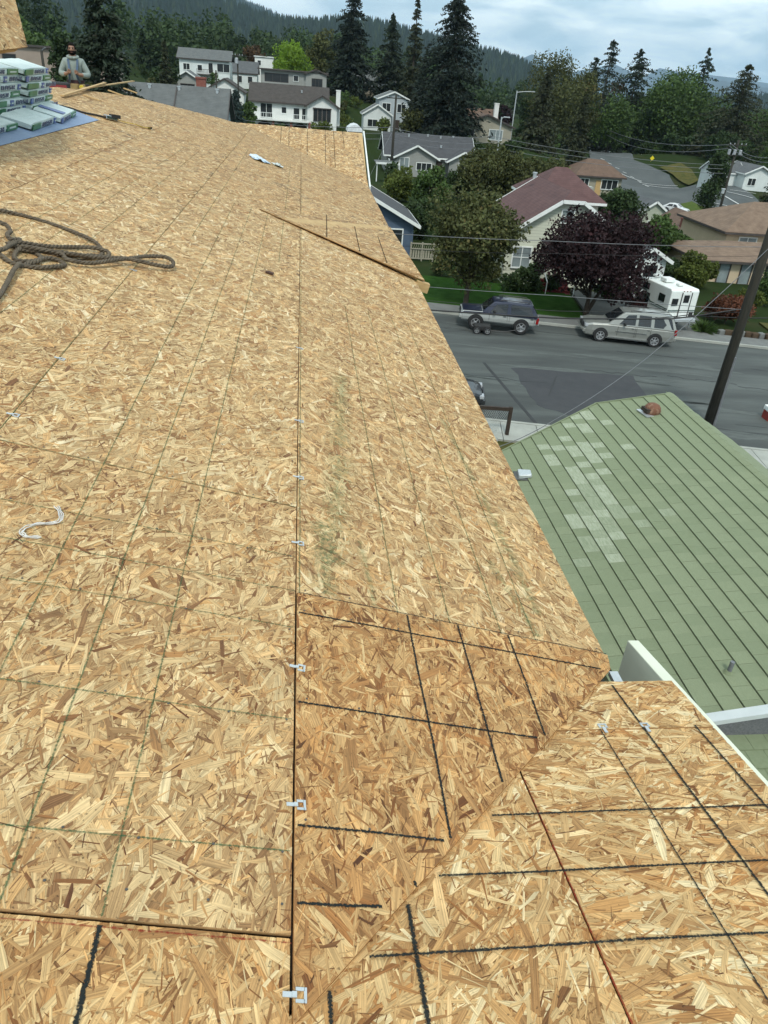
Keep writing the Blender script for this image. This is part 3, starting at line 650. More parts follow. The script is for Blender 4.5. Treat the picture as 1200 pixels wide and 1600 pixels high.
# grey low house behind it
p = onground(458, 190); r = hroot('low_grey_house', 'low grey house with dark flat roof above the arched white house', 'house', p)
W = wing(r, 0, 0, 14, 8, 3.6, 'flat', 0, .7, W_GREY, R_BROWN, M_DTRIM); W2 = wing(r, 5, -.6, 4.5, 6, 3.4, 'gy', .8, .4, W_GREY, R_BROWN, M_DTRIM)
win(r, W, 'f', -3.6, 1.4, 5.0, 1.5, 3, M_DTRIM); win(r, W, 'f', .6, 1.8, 1.0, 1.0); win(r, W2, 'f', .2, .5, 2.2, 2.0, 3, M_DTRIM); MB().box((-3.6, -1.0, .9), (6.0, 2.0, .8)).build('balcony', W_GREY, r)
# brown shingled house
p = onground(577, 210); r = hroot('shingled_house', 'brown shingled house with steep roof and white windows below the tall conifers', 'house', p)
W = wing(r, 0, 1, 12.4, 8, 2.9, 'gx', 3.6, .4, W_BROWN, R_GREY, M_DTRIM); Wa = wing(r, -.6, -.6, 3.6, 4, 2.4, 'gy', 1.3, .3, W_TAN, R_UMBER, M_DTRIM)
win(r, W, 'f', -4.4, 1.9, 1.5, 1.1, 2); win(r, W, 'f', 3.6, 1.6, .9, 1.2); win(r, W, 'f', 5.0, 1.6, .9, 1.2); win(r, W, 'f', -4.4, .2, 1.6, .9, 2)
# white house on the left hill with garage
p = onground(321, 190); r = hroot('hill_white_house', 'white two-storey house with grey roof and small dark balcony on the left hill', 'house', p)
W = wing(r, 0, 0, 10.6, 7.5, 5.4, 'gx', 1.7, .5, W_WHITE, R_GREY, M_DTRIM)
for u_, w_, h_ in ((-3.8, 1.3, 1.1), (-1, .9, 1.0), (4.0, 2.6, 1.5)): win(r, W, 'f', u_, 3.2, w_, h_, 1 + (w_ > 1), gm=M_GLASS)
win(r, W, 'f', 1.3, 2.8, .9, 1.9); b = MB(); b.box((.2, -.7, 2.5), (3.6, 1.4, .15)); b.build('balcony', M_DTRIM, r); b = MB()
for k in range(13): b.box((-1.5 + k * .28, -1.35, 3.0), (.06, .06, .9))
b.box((.2, -1.35, 3.45), (3.6, .08, .08)); b.build('railing', M_DARKW, r)
p = onground(352, 168); r = hroot('white_garage', 'white gabled garage with dark roof below the hill house', 'garage', p)
W = wing(r, 0, 0, 7.2, 7, 2.6, 'gy', 2.0, .4, W_STUC, R_BROWN, M_DTRIM); win(r, W, 'f', 0, .6, 1.0, .9)
p = onground(293, 172); r = hroot('grey_cottage', 'small grey gabled cottage left of the white garage', 'house', p)
W = wing(r, 0, 0, 4.6, 6, 2.6, 'gy', 1.3, .5, W_GREY, R_GREY, M_WHITE); win(r, W, 'f', .1, .3, 2.6, 1.4, 2, M_DTRIM)
p = onground(383, 205); r = hroot('slate_roof_house', 'pale house with slate roof beside the pole transformer', 'house', p)
W = wing(r, 0, 0, 5.6, 7, 3.2, 'gx', 2.2, .3, W_WHITE, R_SLATE, M_DTRIM); win(r, W, 'f', 1.2, 1.2, 1.0, 1.3); win(r, W, 'f', -1.2, 1.2, 1.0, 1.3)
p = onground(413, 222); r = hroot('white_block_house', 'flat white house just left of the lime green tree', 'house', p)
W = wing(r, 0, 0, 4.6, 5, 7.4, 'flat', 0, .2, W_STUC, R_GREY, M_WHITE); win(r, W, 'f', -1.2, 5.6, .8, 1.0)
# grey roof just past the sheathed roof
CH_J = at(281, 136, 80)
r = hroot('grey_roof_house', 'pale house with long weathered grey roof and red brick chimney past the roof edge', 'house', (CH_J.x, 76, CH_J.z - 5.1), 0)
W = wing(r, 0, 0, 8.3, 8, 2.8, 'gx', 2.3, .4, W_PALEB, R_GREY, M_DTRIM); win(r, W, 'r', 3, 1, 1.2, 1.2, 2); win(r, W, 'r', 5.5, 1, 1.0, 1.2); win(r, W, 'f', 2.6, .9, 1.6, 1.2, 2)
chimney(r, 1.9, 4.4, 4.0, .85, .7, 1.95, M_BRICK); vents(r, [(-2.6, 3.4, 4.9), (0, 3.4, 4.9), (3.4, 3.4, 4.9)])
MB().beam((-.2, -.38, 2.86), (-.2, 4.0, 5.32), .1, .08).build('roof_seam', M_DTRIM, r)
# beige flat building behind the roofer
p = at(66, 147, 110); r = hroot('beige_building', 'long beige flat-roofed building behind the roofer', 'building', (p.x, 110, p.z), rad(4))
W = wing(r, 0, 0, 17, 12, 5.0, 'flat', 0, .3, W_BEIGE, R_GREY, M_DTRIM)
win(r, W, 'f', -5.2, 1.8, 1.0, 2.2, 1, M_DTRIM); win(r, W, 'f', -3.2, 2.0, 1.4, 2.0, 1, M_DTRIM); win(r, W, 'f', 3.0, 2.0, 1.8, 1.6, 2, M_DTRIM); win(r, W, 'f', 6.0, 2.0, 1.8, 1.6, 2, M_DTRIM)
# brown hip roof house by the far road
p = onground(932, 115); r = hroot('brown_hip_house', 'low house with brown hipped roof beside the far road', 'house', p)
W = wing(r, 0, 0, 6.8, 6.5, 2.5, 'hip', 1.9, .5, W_TAN, R_UMBER, M_DTRIM, hipr=1.2); win(r, W, 'f', -2.2, .9, 1.2, 1.2, 2); win(r, W, 'f', 1.6, .9, 2.4, 1.2, 3); door(r, W, .0, 0, .9, 2, M_LUMB)
# peach stucco house at the right
p = onground(1087, 60); p.z -= .7; r = hroot('peach_house', 'peach stucco house with tan shingled hip roofs at the right edge', 'house', p)
W = wing(r, 5.4, 0, 10.6, 7, 2.3, 'hip', .85, .5, W_PEACH, R_TAN, M_DTRIM, hipr=1.8); xl_ = at(1146, 362, 66.5).x - p.x; W2 = wing(r, xl_ + 5.3, 7.4, 10.6, 9, at(1150, 366, 66.5).z - p.z, 'hip', 2.0, .5, W_PEACH, R_TAN, M_DTRIM, hipr=1.0)
for u_, g_ in ((-3.2, M_CURT), (-1.3, M_CURT), (.9, M_GLASS), (3, M_GLASS)): win(r, W, 'f', u_, .55, .85, 1.6, 1, M_DTRIM, g_)
win(r, W2, 'f', -3.2, at(1150, 366, 66.5).z - p.z - 1.5, 1.6, 1.1, 2, M_WHITE, M_CURT); vents(r, [(4.6, 8.0, 6.6)])
# two small roofs in front of the parked white car
p = onground(1092, 86); p.z -= 2.6; r = hroot('umber_roof_house', 'small house with umber roof and brick chimney near the parked white car', 'house', p)
W = wing(r, 0, 0, 5.2, 7, 2.6, 'gy', 1.7, .4, W_BROWN, R_UMBER, M_DTRIM); chimney(r, -1.6, .9, 2.4, .8, .7, 1.7, M_BRICK)
p = onground(1112, 74); p.z -= 2.3; r = hroot('slate_lean_house', 'low house with slate grey roof left of the peach house', 'house', p)
W = wing(r, 0, 0, 4.6, 5, 2.3, 'gx', 1.2, .3, W_GREY, R_SLATE, M_DTRIM); win(r, W, 'f', 0, .8, 1.4, 1.0, 2)
p = onground(1018, 98); p.z -= 1.9; r = hroot('pale_gable_house', 'pale green gabled house in front of the parked white car', 'house', p)
W = wing(r, 0, 0, 4.8, 7, 2.9, 'gy', 1.6, .3, siding('siding_pale_green', (.42, .46, .36)), R_SLATE, M_WHITE); win(r, W, 'f', 0, 1.0, 1.2, 1.2, 2)
p = onground(1172, 150); r = hroot('far_white_house', 'white gabled house beyond the car park at the right', 'house', p)
W = wing(r, 1.0, 0, 5.6, 9, 3.0, 'gy', 1.3, .5, W_WHITE, R_SLATE, M_WHITE); W2 = wing(r, -3.5, 3, 6, 6, 2.6, 'gx', 1.6, .3, W_WHITE, R_SLATE); win(r, W, 'f', -1.2, .9, 1.5, 1.2, 2)
p = onground(1004, 54.5); r = hroot('porch_house', 'small white house front with charcoal roof half hidden behind the dark red maple', 'house', p)
W = wing(r, 0, 0, 2.6, 5, 2.3, 'gy', .7, .35, W_WHITE, R_DARK, M_WHITE); win(r, W, 'f', .2, .8, 1.0, 1.1)
p = onground(514, 160); r = hroot('white_shed', 'small white gabled shed right of the arched house', 'shed', p); W = wing(r, 0, 0, 2.7, 4, 2.3, 'gy', 1.0, .2, W_STUC, R_GREY, M_WHITE); win(r, W, 'f', 0, .9, .8, .7)
p = onground(554, 142); t = tag(empty('canopy_tent', p), 'white fabric canopy tent over a dark car space', 'canopy')
pts = [(-1.35, 0, 1.9), (-1.2, 0, 2.4), (-.6, 0, 2.85), (0, 0, 3.0), (.6, 0, 2.85), (1.2, 0, 2.4), (1.35, 0, 1.9)]
MB().prism(pts, (0, 5, 0)).build('cover', mat('tarp_white', (.72, .76, .78), None, 2, .5), t); MB().box((0, 2.5, .95), (2.5, 4.8, 1.9)).build('tent_side', M_DARKW, t)
for sx in (-1.3, 1.3): MB().tube([(sx, -.02, 0), (sx, -.02, 2.0)], .05, 6).build('leg', M_WHITE, t)
p = onground(604, 108); r = hroot('small_carport', 'low pale carport roof left of the grey house', 'carport', p)
MB().box((0, 1.5, 2.3), (3.2, 3.4, .12)).build('roof', R_GREY, r); MB().box((0, -.25, 2.3), (3.2, .06, .24)).build('fascia', M_WHITE, r)
for sx in (-1.4, 1.4): MB().box((sx, 0, 1.1), (.12, .12, 2.3)).build('post', M_WHITE, r)

# ------------------------------------------------------------------ vehicles
M_TYRE = mat('tyre', (.012, .012, .013), (.02, .02, .02), 14, .85); M_RIM = mat('alloy', (.55, .56, .57), (.45, .46, .47), 6, .35, metal=.7)
M_CGLASS = mat('car_glass', (.012, .014, .016), (.018, .02, .022), 1, .06, spec=.7); M_CHROME = mat('chrome', (.6, .6, .6), None, 2, .15, metal=1)
M_LAMP = mat('lamp_glass', (.42, .44, .46), (.28, .3, .32), 20, .15); M_TAIL = mat('tail_red', (.25, .01, .01), None, 4, .2); M_PLAS = mat('dark_plastic', (.02, .021, .022), None, 5, .5)
def paint(n, c, metal=.3): return mat(n, c, tuple(x * .9 for x in c), 2, .32, metal=metal, coat=.6)
def frame(p, fwd, up=(0, 0, 1)):
    f = Vector(fwd).normalized(); s_ = Vector(up).cross(f).normalized(); u2 = f.cross(s_); p = Vector(p)
    return Matrix(((f.x, s_.x, u2.x, p.x), (f.y, s_.y, u2.y, p.y), (f.z, s_.z, u2.z, p.z), (0, 0, 0, 1)))
def ring(x, zb, zt, hw, r=.1, tuck=.06):
    L = [(x, -hw + tuck * 1.6, zb), (x, -hw + tuck * .5, zb + .08), (x, -hw, zb + (zt - zb) * .45), (x, -hw + tuck * .3, zt - r), (x, -hw + tuck + r * .4, zt - .012), (x, -hw * .45, zt + .015)]
    return L + [(a, -b, c) for a, b, c in reversed(L)]
def wheel(root, x, y, r, w, spokes=6):
    sgn = 1 if y > 0 else -1; mw = Matrix.Translation((x, y, r)) @ Matrix.Rotation(-sgn * math.pi / 2, 4, 'X')
    t = MB().lathe([(r * .6, -w / 2), (r * .93, -w / 2), (r, -w * .32), (r, w * .32), (r * .93, w / 2), (r * .62, w / 2), (r * .62, w * .2)], mw, 22).build('wheel', M_TYRE, root, smooth=False)
    b = MB(); b.lathe([(r * .64, w * .1), (r * .64, w * .51), (r * .57, w * .5), (r * .55, w * .2)], mw, 20)
    for k in range(spokes): b.box((0, r * .30, w * .40), (r * .15, r * .55, w * .12), mw=mw @ Matrix.Rotation(2 * math.pi * k / spokes, 4, 'Z'))
    b.lathe([(r * .17, w * .2), (r * .17, w * .5), (r * .1, w * .53)], mw, 10); b.build('rim', M_RIM, t)
def vehicle(name, label, cat, mw, body, cab, pm_, wheels, side_win, lower=None, group='parked vehicles', spokes=6, lamps=None, roof_rails=False, cabm=None):
    """body: (x, zbottom, ztop, halfwidth); cab: (x, z0, z1, hw0, hw1); x runs to the front"""
    root = tag(empty(name), label, cat, group); root.matrix_world = mw
    MB().loft([ring(*b) for b in body]).build('body', pm_, root, smooth=False, bevel=.015)
    b = MB(); rings = []
    for x, z0, z1, h0, h1 in cab:
        c_ = min(.05, (z1 - z0) * .3); rings.append([(x, -h0, z0), (x, -h1, z1 - c_), (x, -h1 + .09, z1), (x, -h1 * .4, z1 + c_ * .5), (x, h1 * .4, z1 + c_ * .5), (x, h1 - .09, z1), (x, h1, z1 - c_), (x, h0, z0)])
    b.loft(rings).build('cabin', cabm or pm_, root, bevel=.012)
    def ci(x):
        xs = [c[0] for c in cab]; o = [np.interp(x, xs[::-1], [c[k] for c in cab][::-1]) if xs[0] > xs[-1] else np.interp(x, xs, [c[k] for c in cab]) for k in range(1, 5)]; return o
    for q in side_win:                         # each: list of (x, fraction of cab height)
        for sg in (-1, 1):
            P_ = []
            for x, fr in q:
                z0, z1, h0, h1 = ci(x); z1 = z1 - .05; P_.append((x, sg * (h0 + (h1 - h0) * fr + .004), z0 + (z1 - z0) * fr))
            MB().prism(P_, (0, sg * .012, 0)).build('side_window', M_CGLASS, root)
    (xa, z0a, z1a, h0a, h1a), (xb, z0b, z1b, h0b, h1b) = cab[0], cab[1]     # windscreen between the first two stations
    n_ = Vector((z1b - z1a, 0, xa - xb)).normalized() * .012
    f0, f1 = .1, .9; lp = lambda f: (xa + (xb - xa) * f, z1a + (z1b - z1a) * f, h1a + (h1b - h1a) * f)
    P_ = [(lp(f0)[0], -lp(f0)[2] + .1, lp(f0)[1]), (lp(f0)[0], lp(f0)[2] - .1, lp(f0)[1]), (lp(f1)[0], lp(f1)[2] - .14, lp(f1)[1]), (lp(f1)[0], -lp(f1)[2] + .14, lp(f1)[1])]
    MB().prism([Vector(q) + n_ * .8 + Vector((0, 0, .02)) for q in P_], n_).build('windscreen', M_CGLASS, root)
    (xa, z0a, z1a, h0a, h1a), (xb, z0b, z1b, h0b, h1b) = cab[-1], cab[-2]
    P_ = [(xa - .012 + (xb - xa) * f, sg * (h1a + (h1b - h1a) * f - .15), z1a + (z1b - z1a) * f) for f, sg in ((.15, -1), (.15, 1), (.85, 1), (.85, -1))]
    MB().prism(P_, (-.02, 0, .01)).build('rear_window', M_CGLASS, root)
    hw = body[len(body) // 2][3]
    for x, r, w in wheels:
        for sg in (-1, 1):
            zc = body[len(body) // 2][1]; pts = [(x + (r + .07) * math.cos(k * math.pi / 12), sg * (hw + .004), max(r + (r + .07) * math.sin(k * math.pi / 12), zc)) for k in range(13)]
            MB().prism(pts, (0, -sg * .05, 0)).build('wheel_arch', M_PLAS, root); wheel(root, x, sg * (hw - w / 2 + .03), r, w, spokes)
    xf, xr = body[0][0], body[-1][0]; zt = body[1][2]
    for sg in (-1, 1):
        lz = lamps[0] if lamps else zt - .2
        MB().box((xf - .09, sg * (hw - .27), lz), (.2, .36, .15)).build('headlight', M_LAMP, root, bevel=.02)
        MB().box((xr + .06, sg * (hw - .1), lamps[1] if lamps else zt - .15), (.16, .16, .34)).build('tail_light', M_TAIL, root, bevel=.02)
        MB().box((cab[1][0] - .05 if len(cab) > 1 else 0, sg * (hw + .10), cab[0][1] + .1), (.12, .2, .16)).build('mirror', M_PLAS, root, bevel=.02)
        for dx in side_win[:2]: MB().box((min(q[0] for q in dx) + .1, sg * (hw + .005), cab[0][1] - .12), (.17, .03, .04)).build('door_handle', M_CHROME, root)
    for sg in (-1, 1):
        for q in side_win[:2]:
            xs_ = sorted(z_[0] for z_ in q); z_m = (body[2][1] + cab[0][1]) / 2 + .05
            for xx in {round(xs_[0] - .06, 2), round(xs_[-1] + .02, 2)}: MB().box((xx, sg * (hw - .002), z_m), (.014, .022, cab[0][1] - body[2][1] - .22)).build('door_gap', M_PLAS, root)
    MB().box((xr - .085, 0, body[-1][1] + .3), (.02, .32, .16)).build('number_plate', M_WHITE, root)
    MB().box((xf + .0, 0, body[0][1] + .17), (.16, hw * 1.8, .2)).build('front_bumper', lower or pm_, root, bevel=.03)
    MB().box((xr - .0, 0, body[-1][1] + .15), (.16, hw * 1.8, .2)).build('rear_bumper', lower or pm_, root, bevel=.03)
    MB().box((xf + .03, 0, zt - .2), (.08, hw * .95, .24)).build('grille', M_PLAS, root)
    if roof_rails:
        for sg in (-1, 1): z_ = cab[2][2] + .06; MB().tube([(cab[1][0] - .3, sg * (cab[2][4] - .12), z_ - .03), (cab[1][0] - .5, sg * (cab[2][4] - .12), z_), (cab[-2][0] + .3, sg * (cab[2][4] - .12), z_), (cab[-2][0] + .15, sg * (cab[2][4] - .12), z_ - .04)], .022, 5).build('roof_rail', M_PLAS, root)
    return root
EV = Vector((ST_E[0], ST_E[1], SLX * ST_E[0])).normalized(); UPV = Vector((-SLX, 0, 1)).normalized()
def stpt(p, dz=0): return Vector((p.x, p.y, SLX * p.x + dz))
# silver SUV
a, b = tp(935, 534), tp(1022, 543); mid = (a + b) / 2 + Vector((.15, .95, 0)); M_SILV = paint('silver_paint', (.30, .31, .285), .4)
suv = vehicle('silver_suv', 'long silver SUV parked at the far kerb in front of the camper', 'car', frame(stpt(mid, .0), -EV, UPV) @ Matrix.Scale(.94, 4),
    [(2.72, .42, .82, .78), (2.62, .34, 1.02, .92), (2.3, .32, 1.10, .98), (1.2, .30, 1.16, 1.0), (-.2, .30, 1.14, 1.01), (-2.3, .32, 1.14, 1.0), (-2.72, .36, 1.12, .96), (-2.84, .42, .98, .86)],
    [(1.35, 1.12, 1.14, .96, .90), (.45, 1.12, 1.86, .97, .74), (-.4, 1.12, 1.93, .98, .76), (-2.0, 1.12, 1.92, .98, .75), (-2.5, 1.12, 1.86, .97, .72), (-2.82, 1.10, 1.2, .93, .84)],
    M_SILV, [(1.72, .40, .27), (-1.62, .40, .27)],
    [[(.72, .12), (.25, .86), (-.25, .9), (-.25, .1)], [(-.42, .1), (-.42, .9), (-1.15, .9), (-1.2, .1)], [(-1.4, .1), (-1.36, .9), (-2.4, .88), (-2.62, .12)]], roof_rails=True, lamps=(.90, 1.0))
MB().box((.1, -1.0, .34), (2.6, .2, .07)).build('running_board', M_CHROME, suv); MB().box((.1, 1.0, .34), (2.6, .2, .07)).build('running_board', M_CHROME, suv)
for sg in (-1, 1): MB().box((-.1, sg * 1.012, .74), (1.9, .03, .06)).build('side_moulding', M_CHROME, suv)
# blue and silver older SUV
a, b = tp(747, 517), tp(810, 524); mid = (a + b) / 2 + Vector((.1, .9, 0)); M_NAVY = paint('navy_paint', (.016, .02, .045), .2); M_SIL2 = paint('silver_blue_paint', (.38, .40, .385), .1)
old = vehicle('two_tone_suv', 'older two-tone navy and silver SUV parked under the bronze-green tree', 'car', frame(stpt(mid, .06), -EV, UPV),
    [(2.22, .50, .86, .76), (2.12, .46, 1.0, .84), (1.0, .46, 1.04, .87), (-.6, .46, 1.05, .88), (-1.9, .48, 1.05, .87), (-2.18, .52, 1.0, .82)],
    [(1.02, 1.02, 1.04, .85, .80), (.42, 1.02, 1.62, .86, .70), (-.3, 1.02, 1.68, .86, .71), (-1.7, 1.02, 1.66, .86, .70), (-2.1, 1.0, 1.12, .83, .76)],
    M_SIL2, [(1.35, .40, .26), (-1.25, .40, .26)], [[(.6, .1), (.3, .85), (-.35, .9), (-.35, .1)], [(-.55, .1), (-.55, .9), (-1.6, .86), (-1.9, .12)]], spokes=5, lamps=(.84, .82), cabm=M_NAVY, roof_rails=True)
b = MB()
for sg in (-1, 1): b.prism([(2.14, sg * .85, .93), (-2.1, sg * .875, .95), (-2.1, sg * .872, 1.03), (.95, sg * .868, 1.03), (2.06, sg * .835, .985)], (0, sg * .02, 0))
b.build('side_stripe', M_NAVY, old); MB().prism([(2.15, -.72, 1.0), (1.05, -.75, 1.055), (1.05, .75, 1.055), (2.15, .72, 1.0)], (0, 0, .018)).build('bonnet', M_NAVY, old)
# small low dark cart with drawbar beside it
p = tp(752, 520); c_ = tag(empty('low_cart', p, rad(-8)), 'low dark wheeled cart with drawbar at the front wheel of the two-tone SUV', 'cart')
b = MB(); b.box((0, 0, .34), (.95, .55, .34)); b.build('cart_bed', M_BLACK, c_, bevel=.08); MB().tube([(.4, -.1, .2), (1.3, -.15, .2), (1.9, -.1, .34)], .025, 6).build('drawbar', M_PLAS, c_)
for sx in (-.3, .3): wheel(c_, sx, -.3, .2, .12, 4)
# red pickup with camper
a = tp(1058, 521); PD = Vector((-.16, .985, 0)).normalized(); pk = stpt(a) + PD * 1.75 + Vector((0, 0, .1)); M_REDP = paint('red_pickup_paint', (.075, .008, .010), .1); M_CAMP = mat('camper_white', (.74, .78, .74), (.68, .72, .69), 1, .45)
pick = vehicle('red_pickup', 'dark red pickup in the driveway carrying the white camper', 'pickup', frame(pk + PD * 1.3, PD) @ Matrix.Scale(.9, 4),
    [(2.75, .5, .9, .8), (2.6, .46, 1.08, .92), (1.5, .45, 1.14, .95), (-.5, .45, 1.14, .96), (-2.5, .48, 1.12, .96), (-2.75, .5, 1.05, .9)],
    [(1.45, 1.1, 1.12, .9, .85), (.8, 1.1, 1.78, .92, .74), (.0, 1.1, 1.84, .92, .76), (-.45, 1.1, 1.78, .92, .74), (-.6, 1.08, 1.14, .9, .82)],
    M_REDP, [(1.75, .38, .26), (-1.55, .38, .26)], [[(1.0, .1), (.65, .85), (.05, .9), (.05, .1)], [(-.08, .1), (-.08, .9), (-.38, .88), (-.42, .1)]])
cm = tag(empty('truck_camper'), 'white cab-over camper with green stripe riding on the red pickup', 'camper', 'parked vehicles'); cm.matrix_world = frame(pk + PD * 1.3, PD) @ Matrix.Scale(.9, 4)
prof = [(-3.15, .95), (-.75, .95), (-.75, 1.92), (1.25, 1.95), (1.42, 2.2), (1.15, 2.62), (.4, 2.78), (-3.0, 2.82), (-3.15, 2.7)]
MB().prism([(x, -1.08, z) for x, z in prof], (0, 2.16, 0)).build('shell', M_CAMP, cm, bevel=.06)
for x, y, sx, sy, sz in ((-1.0, .1, .75, .7, .26), (-2.2, -.1, .4, .4, .16), (.4, 0, .5, .5, .14)): MB().box((x, y, 2.84 + sz / 2), (sx, sy, sz)).build('roof_unit', M_WHITE, cm, bevel=.05)
M_STR = mat('camper_stripe', (.06, .10, .085), None, 3, .5)
for sg in (-1, 1):
    b = MB(); y = sg * 1.086; b.prism([(-3.1, y, 1.5), (-1.0, y, 1.5), (-.2, y, 2.12), (1.2, y, 2.12), (1.2, y, 2.06), (-.15, y, 2.06), (-.95, y, 1.44), (-3.1, y, 1.44)], (0, sg * .01, 0)); b.prism([(-3.1, y, 1.36), (-.9, y, 1.36), (-.9, y, 1.32), (-3.1, y, 1.32)], (0, sg * .01, 0)); b.build('stripe', M_STR, cm)
    MB().box((-.15, sg * 1.09, 2.36), (.8, .03, .42)).build('window', M_CGLASS, cm); MB().box((-2.2, sg * 1.09, 2.05), (.7, .03, .5)).build('window', M_CGLASS, cm)
d_ = MB().box((-3.17, -.15, 1.78), (.04, .68, 1.62)).build('door', M_WHITE, cm, bevel=.02); MB().box((-3.2, -.15, 2.2), (.03, .42, .5)).build('pane', M_CGLASS, d_); b = MB()
for yy in (-.52, .22): b.box((-3.18, yy, 1.78), (.05, .05, 1.66))
b.build('door_seal', M_PLAS, cm); MB().box((-3.18, .68, 1.98), (.04, .46, .46)).build('window', M_CGLASS, cm); MB().box((-3.18, -.8, 1.15), (.03, .3, .25)).build('hatch', M_PLAS, cm)
MB().box((-3.35, 0, .82), (.35, 2.1, .22)).build('rear_bumper', M_GALV, cm, bevel=.03); MB().box((-3.18, 0, 1.41), (.03, 2.1, .06)).build('stripe', M_STR, cm)
for k in range(3): MB().box((-3.17, -.35 + k * .25, 2.7), (.04, .07, .05)).build('marker_lamp', M_TAIL, cm)
for sg in (-1, 1): MB().tube([(-2.9, sg * 1.12, .12), (-2.9, sg * 1.12, 1.2)], .04, 6).build('jack_leg', M_GALV, cm)
# far white car, dark car below the eave
p = onground(1054, 132); p.z += .3; vehicle('white_car', 'white saloon car parked on the verge beside the far road', 'car', frame(p, (.75, -.66, 0)),
    [(2.1, .35, .62, .72), (2.0, .26, .74, .82), (1.0, .24, .88, .86), (-1.2, .24, .92, .86), (-2.05, .3, .9, .8), (-2.15, .4, .8, .7)],
    [(1.0, .86, .9, .82, .76), (.2, .86, 1.36, .84, .62), (-.6, .86, 1.42, .84, .62), (-1.2, .88, 1.36, .83, .6), (-1.9, .88, .95, .8, .7)],
    paint('white_car_paint', (.66, .68, .68), 0), [(1.3, .31, .2), (-1.3, .31, .2)], [[(.5, .12), (.1, .85), (-.35, .88), (-.35, .1)], [(-.45, .1), (-.45, .88), (-1.1, .84), (-1.5, .12)]])
p = tp(742, 628) + Vector((-2.15, -.2, 0)); vehicle('black_car', 'black car parked at the near kerb, mostly hidden by the sheathed eave', 'car', frame(stpt(p), EV, UPV),
    [(2.3, .35, .62, .70), (2.22, .24, .82, .84), (1.9, .22, .92, .92), (.9, .22, 1.0, .94), (-1.3, .24, 1.02, .94), (-2.1, .3, 1.0, .88), (-2.25, .4, .9, .75)],
    [(1.0, .96, 1.0, .88, .82), (.1, .96, 1.52, .9, .68), (-.6, .96, 1.6, .9, .7), (-1.6, .98, 1.55, .89, .68), (-2.1, .98, 1.1, .86, .76)],
    paint('black_paint', (.012, .014, .018), .2), [(1.4, .35, .24), (-1.35, .35, .24)], [[(.5, .12), (.1, .85), (-.35, .88), (-.35, .1)], [(-.45, .1), (-.45, .88), (-1.3, .84), (-1.7, .12)]], lamps=(.74, .8))

# ------------------------------------------------------------------ poles, lamps, wires, signs
GP = 'utility poles along the streets'
def pole(name, label, base, h, r=.15, arms=(), lean=(0, 0), group=GP, m=None):
    root = tag(empty(name, base), label, 'pole', group)
    MB().tube([(0, 0, -.5), (lean[0] * .5, lean[1] * .5, h * .5), (lean[0], lean[1], h)], [r * 1.15, r, r * .75], 10).build('post', m or M_POLE, root, smooth=True)
    for z_, L_, yaw in arms:
        b = MB(); b.box((0, 0, 0), (L_, .1, .12)); o = b.build('crossarm', M_POLE, root); o.location = (lean[0], lean[1] - .12, z_); o.rotation_euler = (0, 0, yaw)
        for k in (-.45, -.2, .2, .45): MB().lathe([(.05, 0), (.07, .05), (.04, .1), (.06, .15), (.03, .2)], Matrix.Translation((k * L_, 0, .06)), 8).build('insulator', M_LAMP, o)
    return root
pb = tp(1105, 665); big = pole('utility_pole', 'tall dark utility pole rising past the green roof at the right edge', stpt(pb), 14.5, .19, [(13.2, 2.6, .1)], lean=(.25, 0))
MB().tube([(.2, -.16, .1), (.2, -.16, 3.2)], .06, 6).build('conduit', M_WIREL, big)
p2 = onground(1115, 108); h2 = span(1142, 222, p2); q2 = pole('utility_pole', 'utility pole with transformer brackets beside the teardrop tree', p2, h2 + .3, .17, [(h2 - .3, 3.2, .3), (h2 - 1.6, 2.6, .3)])
for k in (-1, 0, 1): MB().lathe([(.16, 0), (.2, .05), (.2, .6), (.12, .66)], Matrix.Translation((k * .8 - .3, -.3, h2 - 1.5)), 10).build('cutout', M_LAMP, q2)
pA = onground(930, 215); hA = span(940, 192, pA); qa = pole('utility_pole', 'utility pole with lamp arm where the far road bends', pA, hA, .18, [(hA - .4, 2.6, .4)])
b = MB(); b.tube([(0, 0, hA - 4.2), (2.5, -.6, hA - 3.6), (7.0, -1.2, hA - 3.4)], .09, 6); b.build('lamp_arm', M_WIREL, qa); MB().box((7.4, -1.25, hA - 3.45), (1.2, .35, .18)).build('lamp_head', M_LAMP, qa, bevel=.04)
pB = onground(610, 112); hB = span(619, 148, pB); pole('utility_pole', 'dark utility pole standing before the grey house', pB, hB, .17, [(hB - .4, 2.4, .1)])
pC = onground(374, 150); hC = span(374, 84, pC); qc = pole('utility_pole', 'utility pole with a pale transformer above the white garage', pC, hC, .15, [(hC - .3, 1.8, .1)]); MB().lathe([(.22, 0), (.28, .06), (.28, .8), (.15, .9)], Matrix.Translation((-.15, -.38, hC - 1.5)), 12).build('transformer', M_LAMP, qc)
pD = onground(80, 92); hD = span(70, 76, pD); qd = pole('utility_pole', 'utility pole at the beige building left of the roofer', pD, hD, .16); MB().beam((0, 0, hD - .2), (.5, -.3, hD + .1), .12, .1).build('bracket', M_WIREL, qd)
pE = onground(341, 140); pole('utility_pole', 'short dark pole beside the white garage', pE, span(341, 110, pE), .14)
def lamp_post(label, u, Y, vt, arm):
    b_ = onground(u, Y); h = span(u + 6, vt, b_); root = tag(empty('street_lamp', b_), label, 'street lamp', 'street lamps')
    MB().tube([(0, 0, 0), (0, 0, h)], [.13, .09], 8).build('post', M_GALV, root); MB().tube([(0, 0, h - .3), (arm * .5, -.1, h - .1), (arm, -.2, h)], .06, 6).build('arm', M_GALV, root)
    MB().box((arm + .4, -.2, h), (.9, .3, .16)).build('lamp_head', M_LAMP, root, bevel=.04)
lamp_post('tall grey street lamp with outreach arm left of the brown conifer', 796, 160, 141, 2.6)
